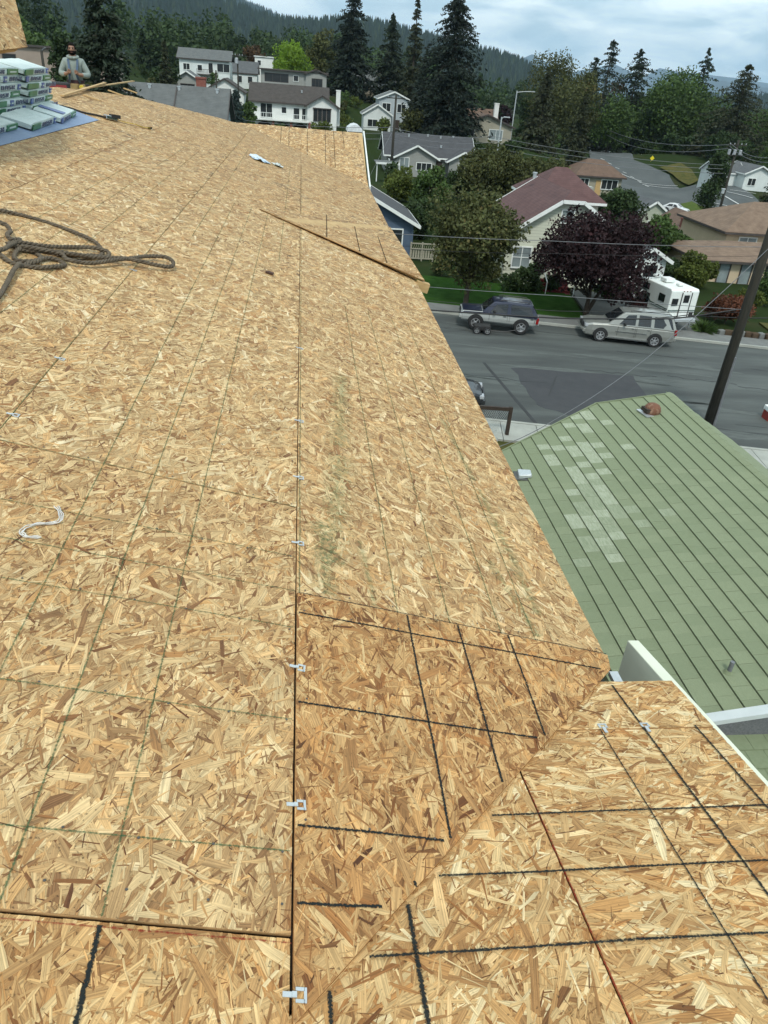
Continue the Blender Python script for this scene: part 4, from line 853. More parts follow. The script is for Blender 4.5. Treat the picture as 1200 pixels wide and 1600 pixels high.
lamp_post('short dark street lamp by the hedge behind the grey house', 770, 118, 182, .3)
def sign(label, u, Y, vt, kind):
    b_ = onground(u, Y); h = span(u, vt, b_); root = tag(empty('road_sign', b_), label, 'road sign', 'road signs'); MB().tube([(0, 0, 0), (0, 0, h)], .05, 6).build('post', M_GALV, root)
    M_Y = mat('sign_yellow', (.75, .62, .02), None, 2, .5)
    if kind == 'y':
        MB().prism([(0, -.07, h - 1.1), (.55, -.07, h - .55), (0, -.07, h), (-.55, -.07, h - .55)], (0, .02, 0)).build('panel', M_Y, root); MB().prism([(-.3, -.07, h - 1.7), (.3, -.07, h - 1.7), (.3, -.07, h - 1.2), (-.3, -.07, h - 1.2)], (0, .02, 0)).build('plate', M_Y, root)
    else: MB().box((0, -.07, h - .4), (.7, .03, .8)).build('panel', M_GALV, root)
sign('yellow diamond warning sign above the far road', 1018, 185, 243, 'y'); sign('small grey road sign on the far verge', 1002, 195, 246, 'n')
def wire(label, pts, r=.012, sag=.3, m=None, n=14):
    out = []
    for i in range(len(pts) - 1):
        a, b = Vector(pts[i]), Vector(pts[i + 1]); k0 = 0 if i == 0 else 1
        for k in range(k0, n + 1):
            t_ = k / n; q = a.lerp(b, t_); q.z -= sag * 4 * t_ * (1 - t_); out.append(q)
    return tag(MB().tube(out, r, 5, False).build('overhead_wire', m or M_WIRE), label, 'wire', 'overhead wires')
Yp = pb.y
def pw(u, v, Y): return at(u, v, Y)
wire('highest grey wire crossing in front of the cream house', [pw(560, 361, Yp + 2.2), pw(860, 376.5, Yp + 1.2), pw(1197, 386, Yp)], .012, .05, M_WIREL)
wire('grey wire crossing the foot of the bronze-green tree', [pw(640, 446, Yp + 2), pw(870, 462, Yp + 1), pw(1165, 484, Yp)], .012, .02, M_WIREL)
wire('thin dark wire level with the red steps', [pw(640, 389, Yp + 2), pw(870, 396, Yp + 1), pw(1192, 400, Yp)], .007, .05)
wire('thin black wire just above the two-tone SUV', [pw(640, 467, Yp + 2), pw(870, 486, Yp + 1), pw(1160, 488, Yp)], .012, .02)
wire('thick black cable bundle passing over the silver SUV roof', [pw(640, 482, Yp + 2), pw(870, 497, Yp + 1), pw(1050, 498, Yp + .4), pw(1150, 484, Yp)], .032, .02)
wire('black telephone cable under the thick bundle', [pw(980, 499, Yp + 1), pw(1075, 492, Yp + .3), pw(1200, 497, Yp)], .02, .04)
wire('pale service wire falling from the tall pole toward the green roof', [pw(1200, 389, Yp - .2), pw(1010, 560, 26.5), pw(865, 657, 24), pw(760, 704, 22.5)], .014, .12, M_WIREL)
for i, (v0, v1, v2, v3, lab) in enumerate(((176, 199, 213, 262, 'upper'), (184, 208, 222, 268, 'middle'), (193, 217, 231, 275, 'lower'))):
    wire(lab + ' of the three long wires crossing in front of the grey house', [pw(300, v0, 120), pw(612, v1, 112), pw(770, v2, 112), pw(1130, v3 - 4, 108)], .028, .6, M_WIREL)
wire('long wire sweeping from the far road pole to the transformer pole', [pw(938, 196, 215), pw(1142, 226, 108)], .035, 1.6, M_WIREL)
wire('second long wire sweeping below it to the transformer pole', [pw(936, 202, 215), pw(1138, 232, 108)], .035, 2.2, M_WIREL)
wire('wire leaving the transformer pole to the right frame edge', [pw(1142, 224, 108), pw(1210, 246, 90)], .03, .6, M_WIREL)
wire('lower wire leaving the transformer pole to the right frame edge', [pw(1140, 228, 108), pw(1210, 254, 90)], .03, .6, M_WIREL)
wire('thin wire from the lime tree to the pole transformer', [pw(374, 86, 150), pw(432, 86, 170)], .03, .3)
wire('guy wire slanting down beside the grey house pole', [pw(613, 205, 112), onground(574, 104)], .02, 0, M_WIREL)

# ------------------------------------------------------------------ neighbour with the green roof
Y0 = 22.0; AX, AZ = .5435 * Y0, 12 - .3823 * Y0; PM = .1764; RX = AX + .12; EX = .271 * Y0; gz = lambda x: AZ + PM * (x - AX)
gh = tag(empty('green_roof_house', (0, 0, 0)), 'neighbouring house with faded green tile roof below the sheathed roof', 'house', 'houses of the town')
G_A = mat('green_tile', (.185, .222, .128), (.215, .252, .150), 14, .85, bump=.5, bscale=90, stretch=(1, 6, 1)); G_B = mat('green_tile_pale', (.37, .405, .30), (.24, .28, .178), 5, .85, bump=.4, bscale=90, stretch=(6, 1, 1)); G_C = mat('green_tile_mid', (.198, .234, .136), (.232, .268, .162), 14, .85, bump=.5, bscale=90, stretch=(4, 1, 1)); G_D = mat('green_tile_dull', (.168, .204, .115), (.195, .23, .135), 14, .85, bump=.5, bscale=90)
G_E = mat('green_tile_worn', (.29, .325, .222), (.20, .24, .148), 5, .85, bump=.4, bscale=90, stretch=(6, 1, 1)); G_BASE = mat('green_roof_base', (.055, .07, .042), None, 3, .9)  # dark base between tile courses paints in their shadow and moss lines
CX, CY = EX, .889 * Y0; BX = .4384 * Y0; YN = 8.82
ndz = Vector((-PM, 0, 1)).normalized()
low_poly = [(EX, YN), (RX, YN), (RX, Y0), (BX, Y0), (CX, CY)]
rf = MB().prism([(x, y, gz(x) - .02) for x, y in low_poly], (0, 0, -.12)).build('roof', G_BASE, gh)
RXE = RX + 3.4; rz2 = lambda x: gz(RX) - .60 * (x - RX)
MB().prism([(RX, YN, rz2(RX) - .02), (RXE, YN, rz2(RXE) - .02), (RXE, Y0, rz2(RXE) - .02), (RX, Y0, rz2(RX) - .02)], (0, 0, -.12)).build('roof', G_BASE, gh)
def clip_poly(P, Q):                           # clip polygon P by convex polygon Q (any winding)
    ar = sum(Q[i][0] * Q[(i + 1) % len(Q)][1] - Q[(i + 1) % len(Q)][0] * Q[i][1] for i in range(len(Q)))
    Q = Q if ar > 0 else Q[::-1]; out = list(P)
    for i in range(len(Q)):
        a, b = Q[i], Q[(i + 1) % len(Q)]; ex, ey = b[0] - a[0], b[1] - a[1]; inp, out = out, []
        sd_ = [ex * (p_[1] - a[1]) - ey * (p_[0] - a[0]) for p_ in inp]
        for k in range(len(inp)):
            p_, q_, dp, dq = inp[k], inp[(k + 1) % len(inp)], sd_[k], sd_[(k + 1) % len(inp)]
            if dp >= 0: out.append(p_)
            if dp * dq < 0: t_ = dp / (dp - dq); out.append((p_[0] + (q_[0] - p_[0]) * t_, p_[1] + (q_[1] - p_[1]) * t_))
        if len(out) < 3: return []
    return out
TW, TL = .375, .345; tiles = []
nC = int((RX - EX) / TW) + 1
for c in range(nC):
    x0, x1 = EX + c * TW + .006, EX + (c + 1) * TW - .006
    for k in range(-1, 42):
        y0 = YN + k * TL + (c % 2) * TL * .5 + random.uniform(-.006, .006); P_ = clip_poly([(x0, y0 + .0015), (min(x1, RX), y0 + .0015), (min(x1, RX), y0 + TL - .0015), (x0, y0 + TL - .0015)], low_poly)
        if P_: tiles.append((P_, x0, c))
def tile_mb(b, P_, x0):
    up = [(x, y, gz(x) + .034 - .028 * (x - x0) / TW) for x, y in P_]; b.prism(up, (0, 0, -.03)); return b
def pix(p):
    q = RW.T @ np.array(Vector(p) - EYE); return 600 + FPX * q[0] / q[2], 800 + FPX * q[1] / q[2], q[2]
sc_ = []
for i, (P_, x0, c) in enumerate(tiles):
    mx_, my_ = sum(q[0] for q in P_) / len(P_), sum(q[1] for q in P_) / len(P_); u, v, dd = pix((mx_, my_, gz(mx_)))
    vis = u < 1205 and v < 1130 and u > 780 + (v - 705) * .485 - 10; sc_.append((-(1.0 / dd ** 2) if vis else 1.0, i))
keep = set(i for _, i in sorted(sc_)[:300]); rest = MB(); rest2 = MB()
for i, (P_, x0, c) in enumerate(tiles):
    mx_, my_ = sum(q[0] for q in P_) / len(P_), sum(q[1] for q in P_) / len(P_)
    uu, vv, _ = pix((mx_, my_, gz(mx_))); lx = 800 + (vv - 640) * .62; fade = math.exp(-((uu - (905 + (vv - 700) * .28)) / 44) ** 2) * (1 if 630 < vv < 860 else .15) if vv < 900 else 0
    k = random.random(); m_ = G_B if k < fade * .45 else G_E if k < fade * .95 else (G_C if k < .5 + fade * .3 else (G_D if random.random() < .25 else G_A))
    if i in keep: tile_mb(MB(), P_, x0).build('roof_tile', m_, rf)
    else: tile_mb(rest2 if m_ is G_B else rest, P_, x0)
tag(rest.build('roof_tiles', G_A, rf), kind='stuff'); tag(rest2.build('roof_tiles', G_B, rf), kind='stuff')
back_t = MB()
for c in range(9):
    for k in range(39):
        x0 = RX + c * TW; y0 = YN + k * TL + (c % 2) * .17; back_t.prism([(x0, y0, rz2(x0) + .006), (x0 + TW, y0, rz2(x0 + TW) + .03), (x0 + TW, y0 + TL - .008, rz2(x0 + TW) + .03), (x0, y0 + TL - .008, rz2(x0) + .006)], (0, 0, -.028))
tag(back_t.build('roof_tiles', G_C, rf), kind='stuff')
for k in range(33):
    y0 = YN + k * .4; MB().prism([(RX - .16, y0, gz(RX - .16) + .045), (RX, y0, gz(RX) + .075), (RX + .16, y0, gz(RX) + .02), (RX + .16, y0 + .43, gz(RX) + .012), (RX, y0 + .43, gz(RX) + .067), (RX - .16, y0 + .43, gz(RX - .16) + .037)], (0, 0, -.03)).build('ridge_tile', G_C, rf)
MB().beam((CX, CY, gz(CX) - .06), (BX, Y0, gz(BX) - .06), .04, .22).build('fascia', G_D, gh); MB().beam((BX, Y0 + .02, gz(BX) - .06), (RX, Y0 + .02, gz(RX) - .06), .04, .22).build('fascia', G_D, gh)
MB().beam((EX - .06, YN, gz(EX) - .1), (EX - .06, CY, gz(EX) - .1), .1, .12).build('gutter', G_D, gh)
MB().prism([(EX + .5, YN + .1, -1), (RX + 2.0, YN + .1, -1), (RX + 2.0, Y0 - .6, -1), (BX + .3, Y0 - .6, -1), (EX + .5, CY - .4, -1)], (0, 0, 3.2)).build('wall', W_PALEB, gh)
# stepped end: pale coping, grey rendered wall, lower roof
MB().beam((EX, YN - .12, gz(EX) + .02), (RX, YN - .12, gz(RX) + .02), .2, .10).build('coping', mat('pale_coping', (.52, .56, .56), (.46, .5, .5), 2, .5), gh)
MB().prism([(EX, YN - .2, gz(EX) - .03), (RX, YN - .2, gz(RX) - .03), (RX, YN - .2, gz(EX) - 1.1), (EX, YN - .2, gz(EX) - 1.1)], (0, .16, 0)).build('render_wall', mat('grey_render', (.10, .105, .11), (.16, .165, .17), 30, .95, bump=.5), gh)
lz = gz(9) - .62; lr = MB().prism([(EX, 2, lz - .5), (RXE, 2, lz - .5), (RXE, YN - .2, lz), (EX, YN - .2, lz)], (0, 0, -.12)).build('lower_roof', G_BASE, gh)
lt = MB()
for c in range(18):
    for k in range(34):
        y0 = 2 + c * .37; x0 = EX + k * .345 + (c % 2) * .17; zf = lambda y: lz - .5 * (YN - .2 - y) / (YN - 2.2); lt.prism([(x0, y0, zf(y0) + .03), (x0 + .338, y0, zf(y0) + .03), (x0 + .338, y0 + .37, zf(y0 + .37) + .006), (x0, y0 + .37, zf(y0 + .37) + .006)], (0, 0, -.026))
tag(lt.build('roof_tiles', G_D, lr), kind='stuff')
def gpt(u, v, dz=0):
    d = ray(u, v); s_ = (AZ - PM * AX - 12) / (d[2] - PM * d[0]); return Vector(d * s_) + EYE + Vector((0, 0, dz))
# roof vents
M_RUST = mat('rusty_metal', (.20, .085, .045), (.28, .17, .11), 9, .8, bump=.4, c3=(.14, .06, .035))
p = gpt(1018, 645); v_ = empty('dome_vent', p, rad(10)); tag(v_, 'rusty domed vent near the ridge of the green roof', 'roof vent')
b = MB(); rings = []
for k in range(9):
    t_ = k / 8 * math.pi / 2; rings.append([(-.24 * math.cos(t_) * math.cos(j * math.pi / 8) , .25 * math.sin(j * math.pi / 8 * 2 - math.pi / 2) * math.cos(t_ * .9), .05 + .30 * math.sin(t_)) for j in range(9)])
b.lathe([(.26, -.02), (.26, .12), (.24, .2), (.19, .27), (.11, .31), (.03, .325)], None, 18); b.build('dome', M_RUST, v_, smooth=True); MB().box((-.05, 0, .0), (.62, .6, .03)).build('flashing', M_GALV, v_); MB().box((-.2, 0, .12), (.2, .34, .12)).build('opening', M_DARKW, v_)
p = gpt(819, 745); v_ = empty('box_vent', p, rad(-8)); tag(v_, 'silver box vent on the lower left of the green roof', 'roof vent')
b = MB(); b.loft([[(-.19, -.2, 0), (.19, -.17, .07), (.19, .17, .07), (-.19, .2, 0)], [(-.19, -.2, .14), (.17, -.15, .17), (.17, .15, .17), (-.19, .2, .14)]]); b.build('hood', M_GALV, v_, bevel=.03); MB().box((0, 0, .02), (.56, .5, .02)).build('flashing', mat('lead', (.10, .105, .10), None, 3, .7), v_)
p = gpt(1138, 1052); v_ = empty('vent_pipe', p); tag(v_, 'short grey vent pipe standing on the green roof', 'vent pipe'); MB().tube([(0, 0, -.05), (0, 0, .28)], .042, 10).build('pipe', M_WIREL, v_); MB().lathe([(.12, 0), (.06, .07)], Matrix.Translation((0, 0, .0)), 12).build('flashing', G_D, v_)
# front fence with dark rail and wire mesh
pf = tp(791, 683); fz = tag(empty('mesh_fence', stpt(pf)), 'dark timber rail fence with wire mesh beside the near footway', 'fence')
MB().box((0, 0, .55), (.13, .13, 1.5)).build('post', M_DARKW, fz); MB().box((-2.6, .28, .55), (.13, .13, 1.5)).build('post', M_DARKW, fz); MB().beam((.05, 0, 1.2), (-3.4, .37, 1.2), .1, .14).build('rail', M_DARKW, fz)
b = MB()
for k in range(46):
    a0 = -.07 - k * .075
    for sg in (0, 1):
        x0, x1 = a0, a0 - .5; z0, z1 = (.05, 1.1) if sg else (1.1, .05); b.beam((x0, -x0 * .107 * 1, z0), (x1, -x1 * .107, z1), .006, .006)
tag(b.build('wire_mesh', M_GALV, fz), kind='stuff')
p = tp(769, 692); rk = tag(empty('grey_boulder', p), 'small grey rounded stone in the dry grass by the fence', 'stone'); b = MB().lathe([(.10, -.05), (.20, .05), (.22, .14), (.17, .24), (.06, .3)], None, 10); b.build('stone', M_CONC, rk, smooth=True)
p = tp(1197, 655); bx_ = tag(empty('red_white_box', stpt(p)), 'small red and white box at the right edge of the street', 'box'); MB().box((.3, 0, .2), (.8, .5, .4)).build('base', mat('red_box', (.25, .03, .02), None, 3, .6), bx_); MB().box((.3, 0, .52), (.86, .56, .22)).build('lid', M_WHITE, bx_, bevel=.03)

# ------------------------------------------------------------------ the house being roofed
HH, TT = 1.627, .25; TH = math.atan(TT); CT_, ST_ = math.cos(TH), math.sin(TH)
hs = tag(empty('house_being_roofed', (0, 0, 0)), 'house with bare oriented strand board roof sheathing, seen from on top', 'house')
MROOF = Matrix.Translation((0, 0, 12 - HH)) @ Matrix.Rotation(TH, 4, 'Y')      # local: s down the slope, y along the eave, n out of the roof
def osb(name, poly, mw, parent, m, dens=1100, seed=0, n0=0.0, th=.012, Lr=(.07, .16), Wr=(.012, .034), ang=None, bright=0.0, shade_slv=.11):
    rs = np.random.RandomState(seed * 7 + 3); xs = [q[0] for q in poly]; ys = [q[1] for q in poly]
    ar = abs(sum(poly[i][0] * poly[(i + 1) % len(poly)][1] - poly[(i + 1) % len(poly)][0] * poly[i][1] for i in range(len(poly)))) / 2
    bw, bh = max(xs) - min(xs), max(ys) - min(ys); n = int(dens * bw * bh)
    cx_, cy_ = min(xs) + rs.rand(n) * bw, min(ys) + rs.rand(n) * bh
    Q = poly if sum(poly[i][0] * poly[(i + 1) % len(poly)][1] - poly[(i + 1) % len(poly)][0] * poly[i][1] for i in range(len(poly))) > 0 else poly[::-1]
    dmin = np.full(n, 9.)
    for i in range(len(Q)):
        a, b = Q[i], Q[(i + 1) % len(Q)]; l = math.hypot(b[0] - a[0], b[1] - a[1]) + 1e-9
        dmin = np.minimum(dmin, ((b[0] - a[0]) * (cy_ - a[1]) - (b[1] - a[1]) * (cx_ - a[0])) / l)
    k = dmin > 0; cx_, cy_, dmin = cx_[k], cy_[k], dmin[k]; n = len(cx_)
    big_ = rs.rand(n) ** 1.7; L = Lr[0] + (Lr[1] - Lr[0]) * big_; Wd = Wr[0] + (Wr[1] - Wr[0]) * rs.rand(n) ** 1.4
    fine = rs.rand(n) < .60; Wd[fine] *= rs.uniform(.12, .45, fine.sum()); L[fine] *= rs.uniform(.25, .75, fine.sum())
    th_ = np.where(rs.rand(n) < .62, rs.normal(math.pi / 2 if ang is None else ang, .55, n), rs.rand(n) * math.pi)
    ca, sa = np.cos(th_), np.sin(th_)
    shade_sliv = rs.rand(n) < shade_slv; Wd[shade_sliv] = rs.uniform(.0012, .0032, shade_sliv.sum()); L[shade_sliv] = rs.uniform(.012, .06, shade_sliv.sum())  # thin dark slivers: dark fibres plus painted shadow at strand edges
    hgt = n0 + .0004 + .0017 * rs.rand(n); hgt[fine | shade_sliv] = n0 + .0012 + .0012 * rs.rand((fine | shade_sliv).sum())
    tone = np.clip((.10 + .86 * rs.beta(2.5, 1.9, n)) + bright, 0, 1); dk = (rs.rand(n) < .07) & (Wd < .022); tone[dk] *= .45; df = fine & (rs.rand(n) < .18); tone[df] *= .35; tone[shade_sliv] = rs.uniform(0.02, .22, shade_sliv.sum())
    bed = rs.rand(n) < .24; fine &= ~bed; shade_sliv &= ~bed
    L[bed] = rs.uniform(.09, .2, bed.sum()); Wd[bed] = rs.uniform(.03, .06, bed.sum()); hgt[bed] = n0 + .0001 + .0003 * rs.rand(bed.sum()); tone[bed] = np.clip(rs.normal(.47, .10, bed.sum()), .25, .8)
    lu = np.array([-.5, 0., .5, .5, 0., -.5])[None, :] * L[:, None]; lv = np.array([-.5, -.5, -.5, .5, .5, .5])[None, :] * Wd[:, None]
    sl = rs.uniform(-.7, .7, (n, 2)) * Wd[:, None]; lu[:, 0] += sl[:, 0]; lu[:, 5] -= sl[:, 0]; lu[:, 2] += sl[:, 1]; lu[:, 3] -= sl[:, 1]
    tp_ = rs.uniform(.25, 1.0, (n, 1)); side = rs.rand(n) < .5; lv[:, [0, 5]] *= np.where(side[:, None], tp_, 1); lv[:, [2, 3]] *= np.where(side[:, None], 1, tp_)
    lu[:, [1, 4]] += rs.uniform(-.25, .25, (n, 2)) * L[:, None]; lv[:, 1] += rs.normal(0, .10, n) * Wd; lv[:, 4] += rs.normal(0, .10, n) * Wd
    lv[:, [1, 4]] += (rs.normal(0, .022, n) * L)[:, None]
    PX = cx_[:, None] + lu * ca[:, None] - lv * sa[:, None]; PY = cy_[:, None] + lu * sa[:, None] + lv * ca[:, None]
    hue = rs.rand(n); off = rs.rand(n, 1) * 50; safe = dmin > np.hypot(L, Wd) * .75; V = []; loops = []; T = []; S = []
    s4 = np.where(safe)[0]; V4 = np.stack([PX[s4], PY[s4], np.repeat(hgt[s4, None], 6, 1)], -1).reshape(-1, 3)
    S4 = np.stack([lu[s4] + off[s4], lv[s4] + off[s4], np.repeat(hue[s4, None], 6, 1)], -1).reshape(-1, 3); T4 = np.repeat(tone[s4], 6)
    counts = [6] * len(s4); VE, SE, TE = [], [], []
    for i in np.where(~safe)[0]:
        P_ = clip_poly(list(zip(PX[i], PY[i])), Q)
        if len(P_) < 3: continue
        counts.append(len(P_))
        for x, y in P_:
            VE.append((x, y, hgt[i])); dx, dy = x - cx_[i], y - cy_[i]; SE.append((dx * ca[i] + dy * sa[i] + off[i, 0], -dx * sa[i] + dy * ca[i] + off[i, 0], hue[i])); TE.append(tone[i])
    # the board itself
    nb = len(Q); bv = [(x, y, n0) for x, y in Q] + [(x, y, n0 - th) for x, y in Q]; bf = [list(range(nb)), list(range(2 * nb - 1, nb - 1, -1))] + [[i, i + nb, (i + 1) % nb + nb, (i + 1) % nb] for i in range(nb)]
    Vall = np.concatenate([V4, np.array(VE).reshape(-1, 3), np.array(bv)]); base = len(V4) + len(VE)
    Sall = np.concatenate([S4, np.array(SE).reshape(-1, 3), np.array(bv) * [1, 1, 0]]); Tall = np.concatenate([T4, np.array(TE), np.full(len(bv), .30)])
    li = np.concatenate([np.arange(base), np.array([base + j for f in bf for j in f])]).astype(np.int32); cnt = np.array(counts + [len(f) for f in bf]); ls = np.concatenate([[0], np.cumsum(cnt)[:-1]]).astype(np.int32)
    me = bpy.data.meshes.new(name); me.vertices.add(len(Vall)); me.vertices.foreach_set('co', Vall.astype(np.float32).ravel()); me.loops.add(len(li)); me.loops.foreach_set('vertex_index', li)
    me.polygons.add(len(ls)); me.polygons.foreach_set('loop_start', ls); me.update(calc_edges=True)
    a = me.attributes.new('tone', 'FLOAT', 'POINT'); a.data.foreach_set('value', Tall.astype(np.float32))
    a = me.attributes.new('st', 'FLOAT_VECTOR', 'POINT'); a.data.foreach_set('vector', Sall.astype(np.float32).ravel())
    return link(name, me, m, parent, mw)
def mark(a, b, w, m, parent, mw, n=.0050, name='chalk_and_joint_line', wob=.0015):
    a, b = Vector((a[0], a[1], n)), Vector((b[0], b[1], n)); L = (b - a).length; k = max(2, int(L / .25)); d = (b - a).normalized(); s_ = Vector((-d.y, d.x, 0)); V = []; T = []; Fc = []
    for i in range(k + 1):
        c = a.lerp(b, i / k) + s_ * random.uniform(-wob, wob)
        V += [c - s_ * w / 2, c, c + s_ * w / 2]; T += [0, 1, 0]
        if i: j = 3 * (i - 1); Fc += [(j, j + 1, j + 4, j + 3), (j + 1, j + 2, j + 5, j + 4)]
    me = bpy.data.meshes.new(name); me.from_pydata([tuple(v) for v in V], [], Fc); at_ = me.attributes.new('tone', 'FLOAT', 'POINT'); at_.data.foreach_set('value', np.array(T, np.float32))
    return link(name, me, m, parent, mw)
def eave(y): return 1.268 + (y - 2.1) * .0086
OUTL = [(-4.30, -2.0), (1.2, -2.0), (1.262, 2.08), (1.39, 16.28), (-1.19, 20.32), (-1.95, 19.93), (-3.6, 18.0), (-4.30, 15.2)]
mr_ = MB().prism([tuple(MROOF @ Vector((s_, y, -.06))) for s_, y in ((-4.25, -1.9), (.0, .70), (1.235, 2.06), (1.36, 16.2), (-1.19, 20.25), (-1.95, 19.85), (-3.58, 17.95), (-4.25, 15.2))], (0, 0, -.1)).build('main_roof', M_DARKW, hs)  # slab coloured dark to stand in for the unlit attic behind the seams
VAL = lambda s_: 1.0917 * s_ * CT_ + .7487
A0 = [(.0025, VAL(0) + .006), (1.245, VAL(1.245) + .006), (1.268, 2.163), (.0025, 2.163)]
osb('osb_panel', A0, MROOF, mr_, OSBO, 5200, 1, n0=.010, bright=-.12, Lr=(.055, .16), Wr=(.008, .030))
B0 = [(-.0025, VAL(0)), (-.0025, .933), (-1.218, .933), (-1.218, VAL(-1.218))]
osb('osb_panel', B0, MROOF, mr_, OSBO, 4600, 2, n0=-.005, Lr=(.06, .17), Wr=(.009, .032))
cols = [(.0025, 1.5, [2.168, 4.606, 7.045, 9.484, 11.923, 14.362, 16.8, 19.24]), (-1.2185, -.0025, [.936, 2.78, 5.22, 7.66, 10.1, 12.54, 14.98, 17.42, 19.86, 22.3]),
        (-2.438, -1.2215, [-.9, 1.54, 3.98, 6.42, 8.86, 11.3, 13.74, 16.18, 18.62, 21.06]), (-3.658, -2.444, [.32, 2.76, 5.2, 7.64, 10.08, 12.52, 14.96, 17.4, 19.84]), (-4.30, -3.664, [-.9, 1.54, 3.98, 6.42, 8.86, 11.3, 13.74, 16.18, 18.62])]
sd_i = 10
for s0, s1, js in cols:
    for j in range(len(js) - 1):
        y0, y1 = js[j] + .0028, js[j + 1] - .0028
        se = s1 if s1 < 1 else None
        P_ = [(s0, y0), (se or eave(y0), y0), (se or eave(y1), y1), (s0, y1)]; P_ = clip_poly(P_, OUTL); sd_i += 1
        if not P_: continue
        ym = (y0 + y1) / 2; dn = 4800 if ym < 3.2 else (3200 if ym < 6 else (1500 if ym < 10 else 900)); big_ = 1.0 if ym < 6 else 1.15
        osb('osb_panel', P_, MROOF, mr_, OSB, dn, sd_i, n0=random.uniform(0, .0012), Lr=(.055 * big_, .150 * big_), Wr=(.009 * big_, .031 * big_), bright=random.uniform(-.05, .05) + (-.01 if ym < 4 else .06), shade_slv=(.11 if ym < 4 else (.08 if ym < 8 else .05)), ang=random.choice([math.pi / 2, math.pi / 2, math.pi / 2 + .3, math.pi / 2 - .3]))
# chalk and marker lines on the main roof, one painted joint shadow
for s_ in (-.80, -.60, -.40): mark((s_, .94), (s_ + .005, 9.6), .0065, CH_GREEN, mr_, MROOF)
for s_ in (-1.0, -.2): mark((s_, 7.2), (s_, 15.5), .008, CH_GREEN, mr_, MROOF)
for s_ in (-1.62, -1.83, -2.05): mark((s_, 3.5), (s_, 13), .007, CH_GREEN, mr_, MROOF)
for y in (2.39, 2.17, 1.965, 1.552, 1.128): mark((-1.21, y - .02), (-.008, y + .01), .0065, CH_GREEN, mr_, MROOF)
mark((.012, 2.17), (.012, 15.5), .006, CH_GREEN, mr_, MROOF); mark((-1.222, 2.0), (-1.222, 19.5), .006, CH_GREEN, mr_, MROOF, n=.0046)
for s_ in (.385, .595, .81, .957): mark((s_, 2.17), (s_ + .012, 6.4), .0065, CH_GREEN, mr_, MROOF)
for y in (2.05, 1.628, 1.205, 1.004): mark((.008, y), ((y - .7487) / 1.0917 / CT_ - .03, y + .012), .0092, CH_BLACK, mr_, MROOF, n=.0135, wob=.0025)
for s_ in (.421, .622, .831): mark((s_ - .002, 2.158), (s_ + .003, VAL(s_) + .03), .0092, CH_BLACK, mr_, MROOF, n=.0135, wob=.0025)
mark((.30, 1.09), (.305, 1.075), .01, CH_BLACK, mr_, MROOF, n=.0135)
mark((.006, 2.1645), (1.262, 2.1645), .006, CH_BLACK, mr_, MROOF, n=.0135, wob=.0004); mark((-1.215, 2.78), (-.006, 2.78), .006, CH_GREEN, mr_, MROOF, n=.005, wob=.0004)  # black strip paints the dark edge and shadow of the cross joint
mark((-.402, .925), (-.402, .35), .013, CH_BLACK, mr_, MROOF, n=-.0012, wob=.0025)
for a, b, w in (((.29, 4.6), (.22, 3.5), .20), ((.22, 3.4), (.14, 2.4), .22), ((.27, 2.62), (.30, 2.19), .05), ((.93, 4.3), (.98, 3.5), .07), ((.99, 3.4), (1.02, 2.35), .10), ((.88, 2.7), (.98, 2.2), .07), ((.10, 2.7), (.12, 2.2), .16)): mark(a, b, w, CH_STAIN, mr_, MROOF, n=.0037, name='chalk_smudge')
mark((.006, .775), (.006, 1.5), .004, CH_RED, mr_, MROOF, n=.0056); mark((-1.2, .922), (-.0, .922), .007, CH_RED, mr_, MROOF, n=-.0015)
# H clips between panels
def clip_me():
    b = MB(); b.box((-.011, 0, .0008), (.020, .011, .0016)); b.box((.0035, 0, .002), (.010, .012, .003))
    for sg in (-1, 1): b.box((.0155, sg * .0115, .0012), (.019, .007, .0018))
    b.box((.0265, 0, .0012), (.006, .030, .0018)); return b
cme = clip_me().build('panel_clip', M_GALV, mr_); cme.matrix_local = MROOF @ Matrix.Translation((0, .81, .0125))
for s_, y in ((0, 1.265), (0, 1.775), (0, 2.50), (0, 3.055), (0, 3.695), (-1.221, 3.71), (-1.221, 3.01), (0, 4.9), (-1.221, 5.6)):
    c = cme.copy(); C.objects.link(c); c.matrix_local = MROOF @ Matrix.Translation((s_, y, .0125 if y < 2.17 and s_ == 0 else .004)) @ Matrix.Rotation(random.uniform(-.12, .12), 4, 'Z')
nb_ = MB()
def nail(s_, y, n=.0052): nb_.lathe([(.0034, 0), (.0034, .0012)], MROOF @ Matrix.Translation((s_ + random.uniform(-.004, .004), y + random.uniform(-.006, .006), n)), 6)
for y in (1.0, 1.128, 1.552, 1.965, 2.39, 2.80, 3.2, 3.6): 
    for k in range(8): nail(-1.2 + k * .168, y)
for y in (2.2, 2.6, 3.0, 3.4, 3.8):
    for k in range(8): nail(.03 + k * .172, y)
for y in (1.205, 1.628, 2.05):
    for k in range(7):
        if y > VAL(.03 + k * .17) + .03: nail(.03 + k * .17, y + .012, .0155)
tag(nb_.build('nail_heads', mat('nail_steel', (.12, .11, .10), None, 9, .5, metal=.5), mr_), kind='stuff')
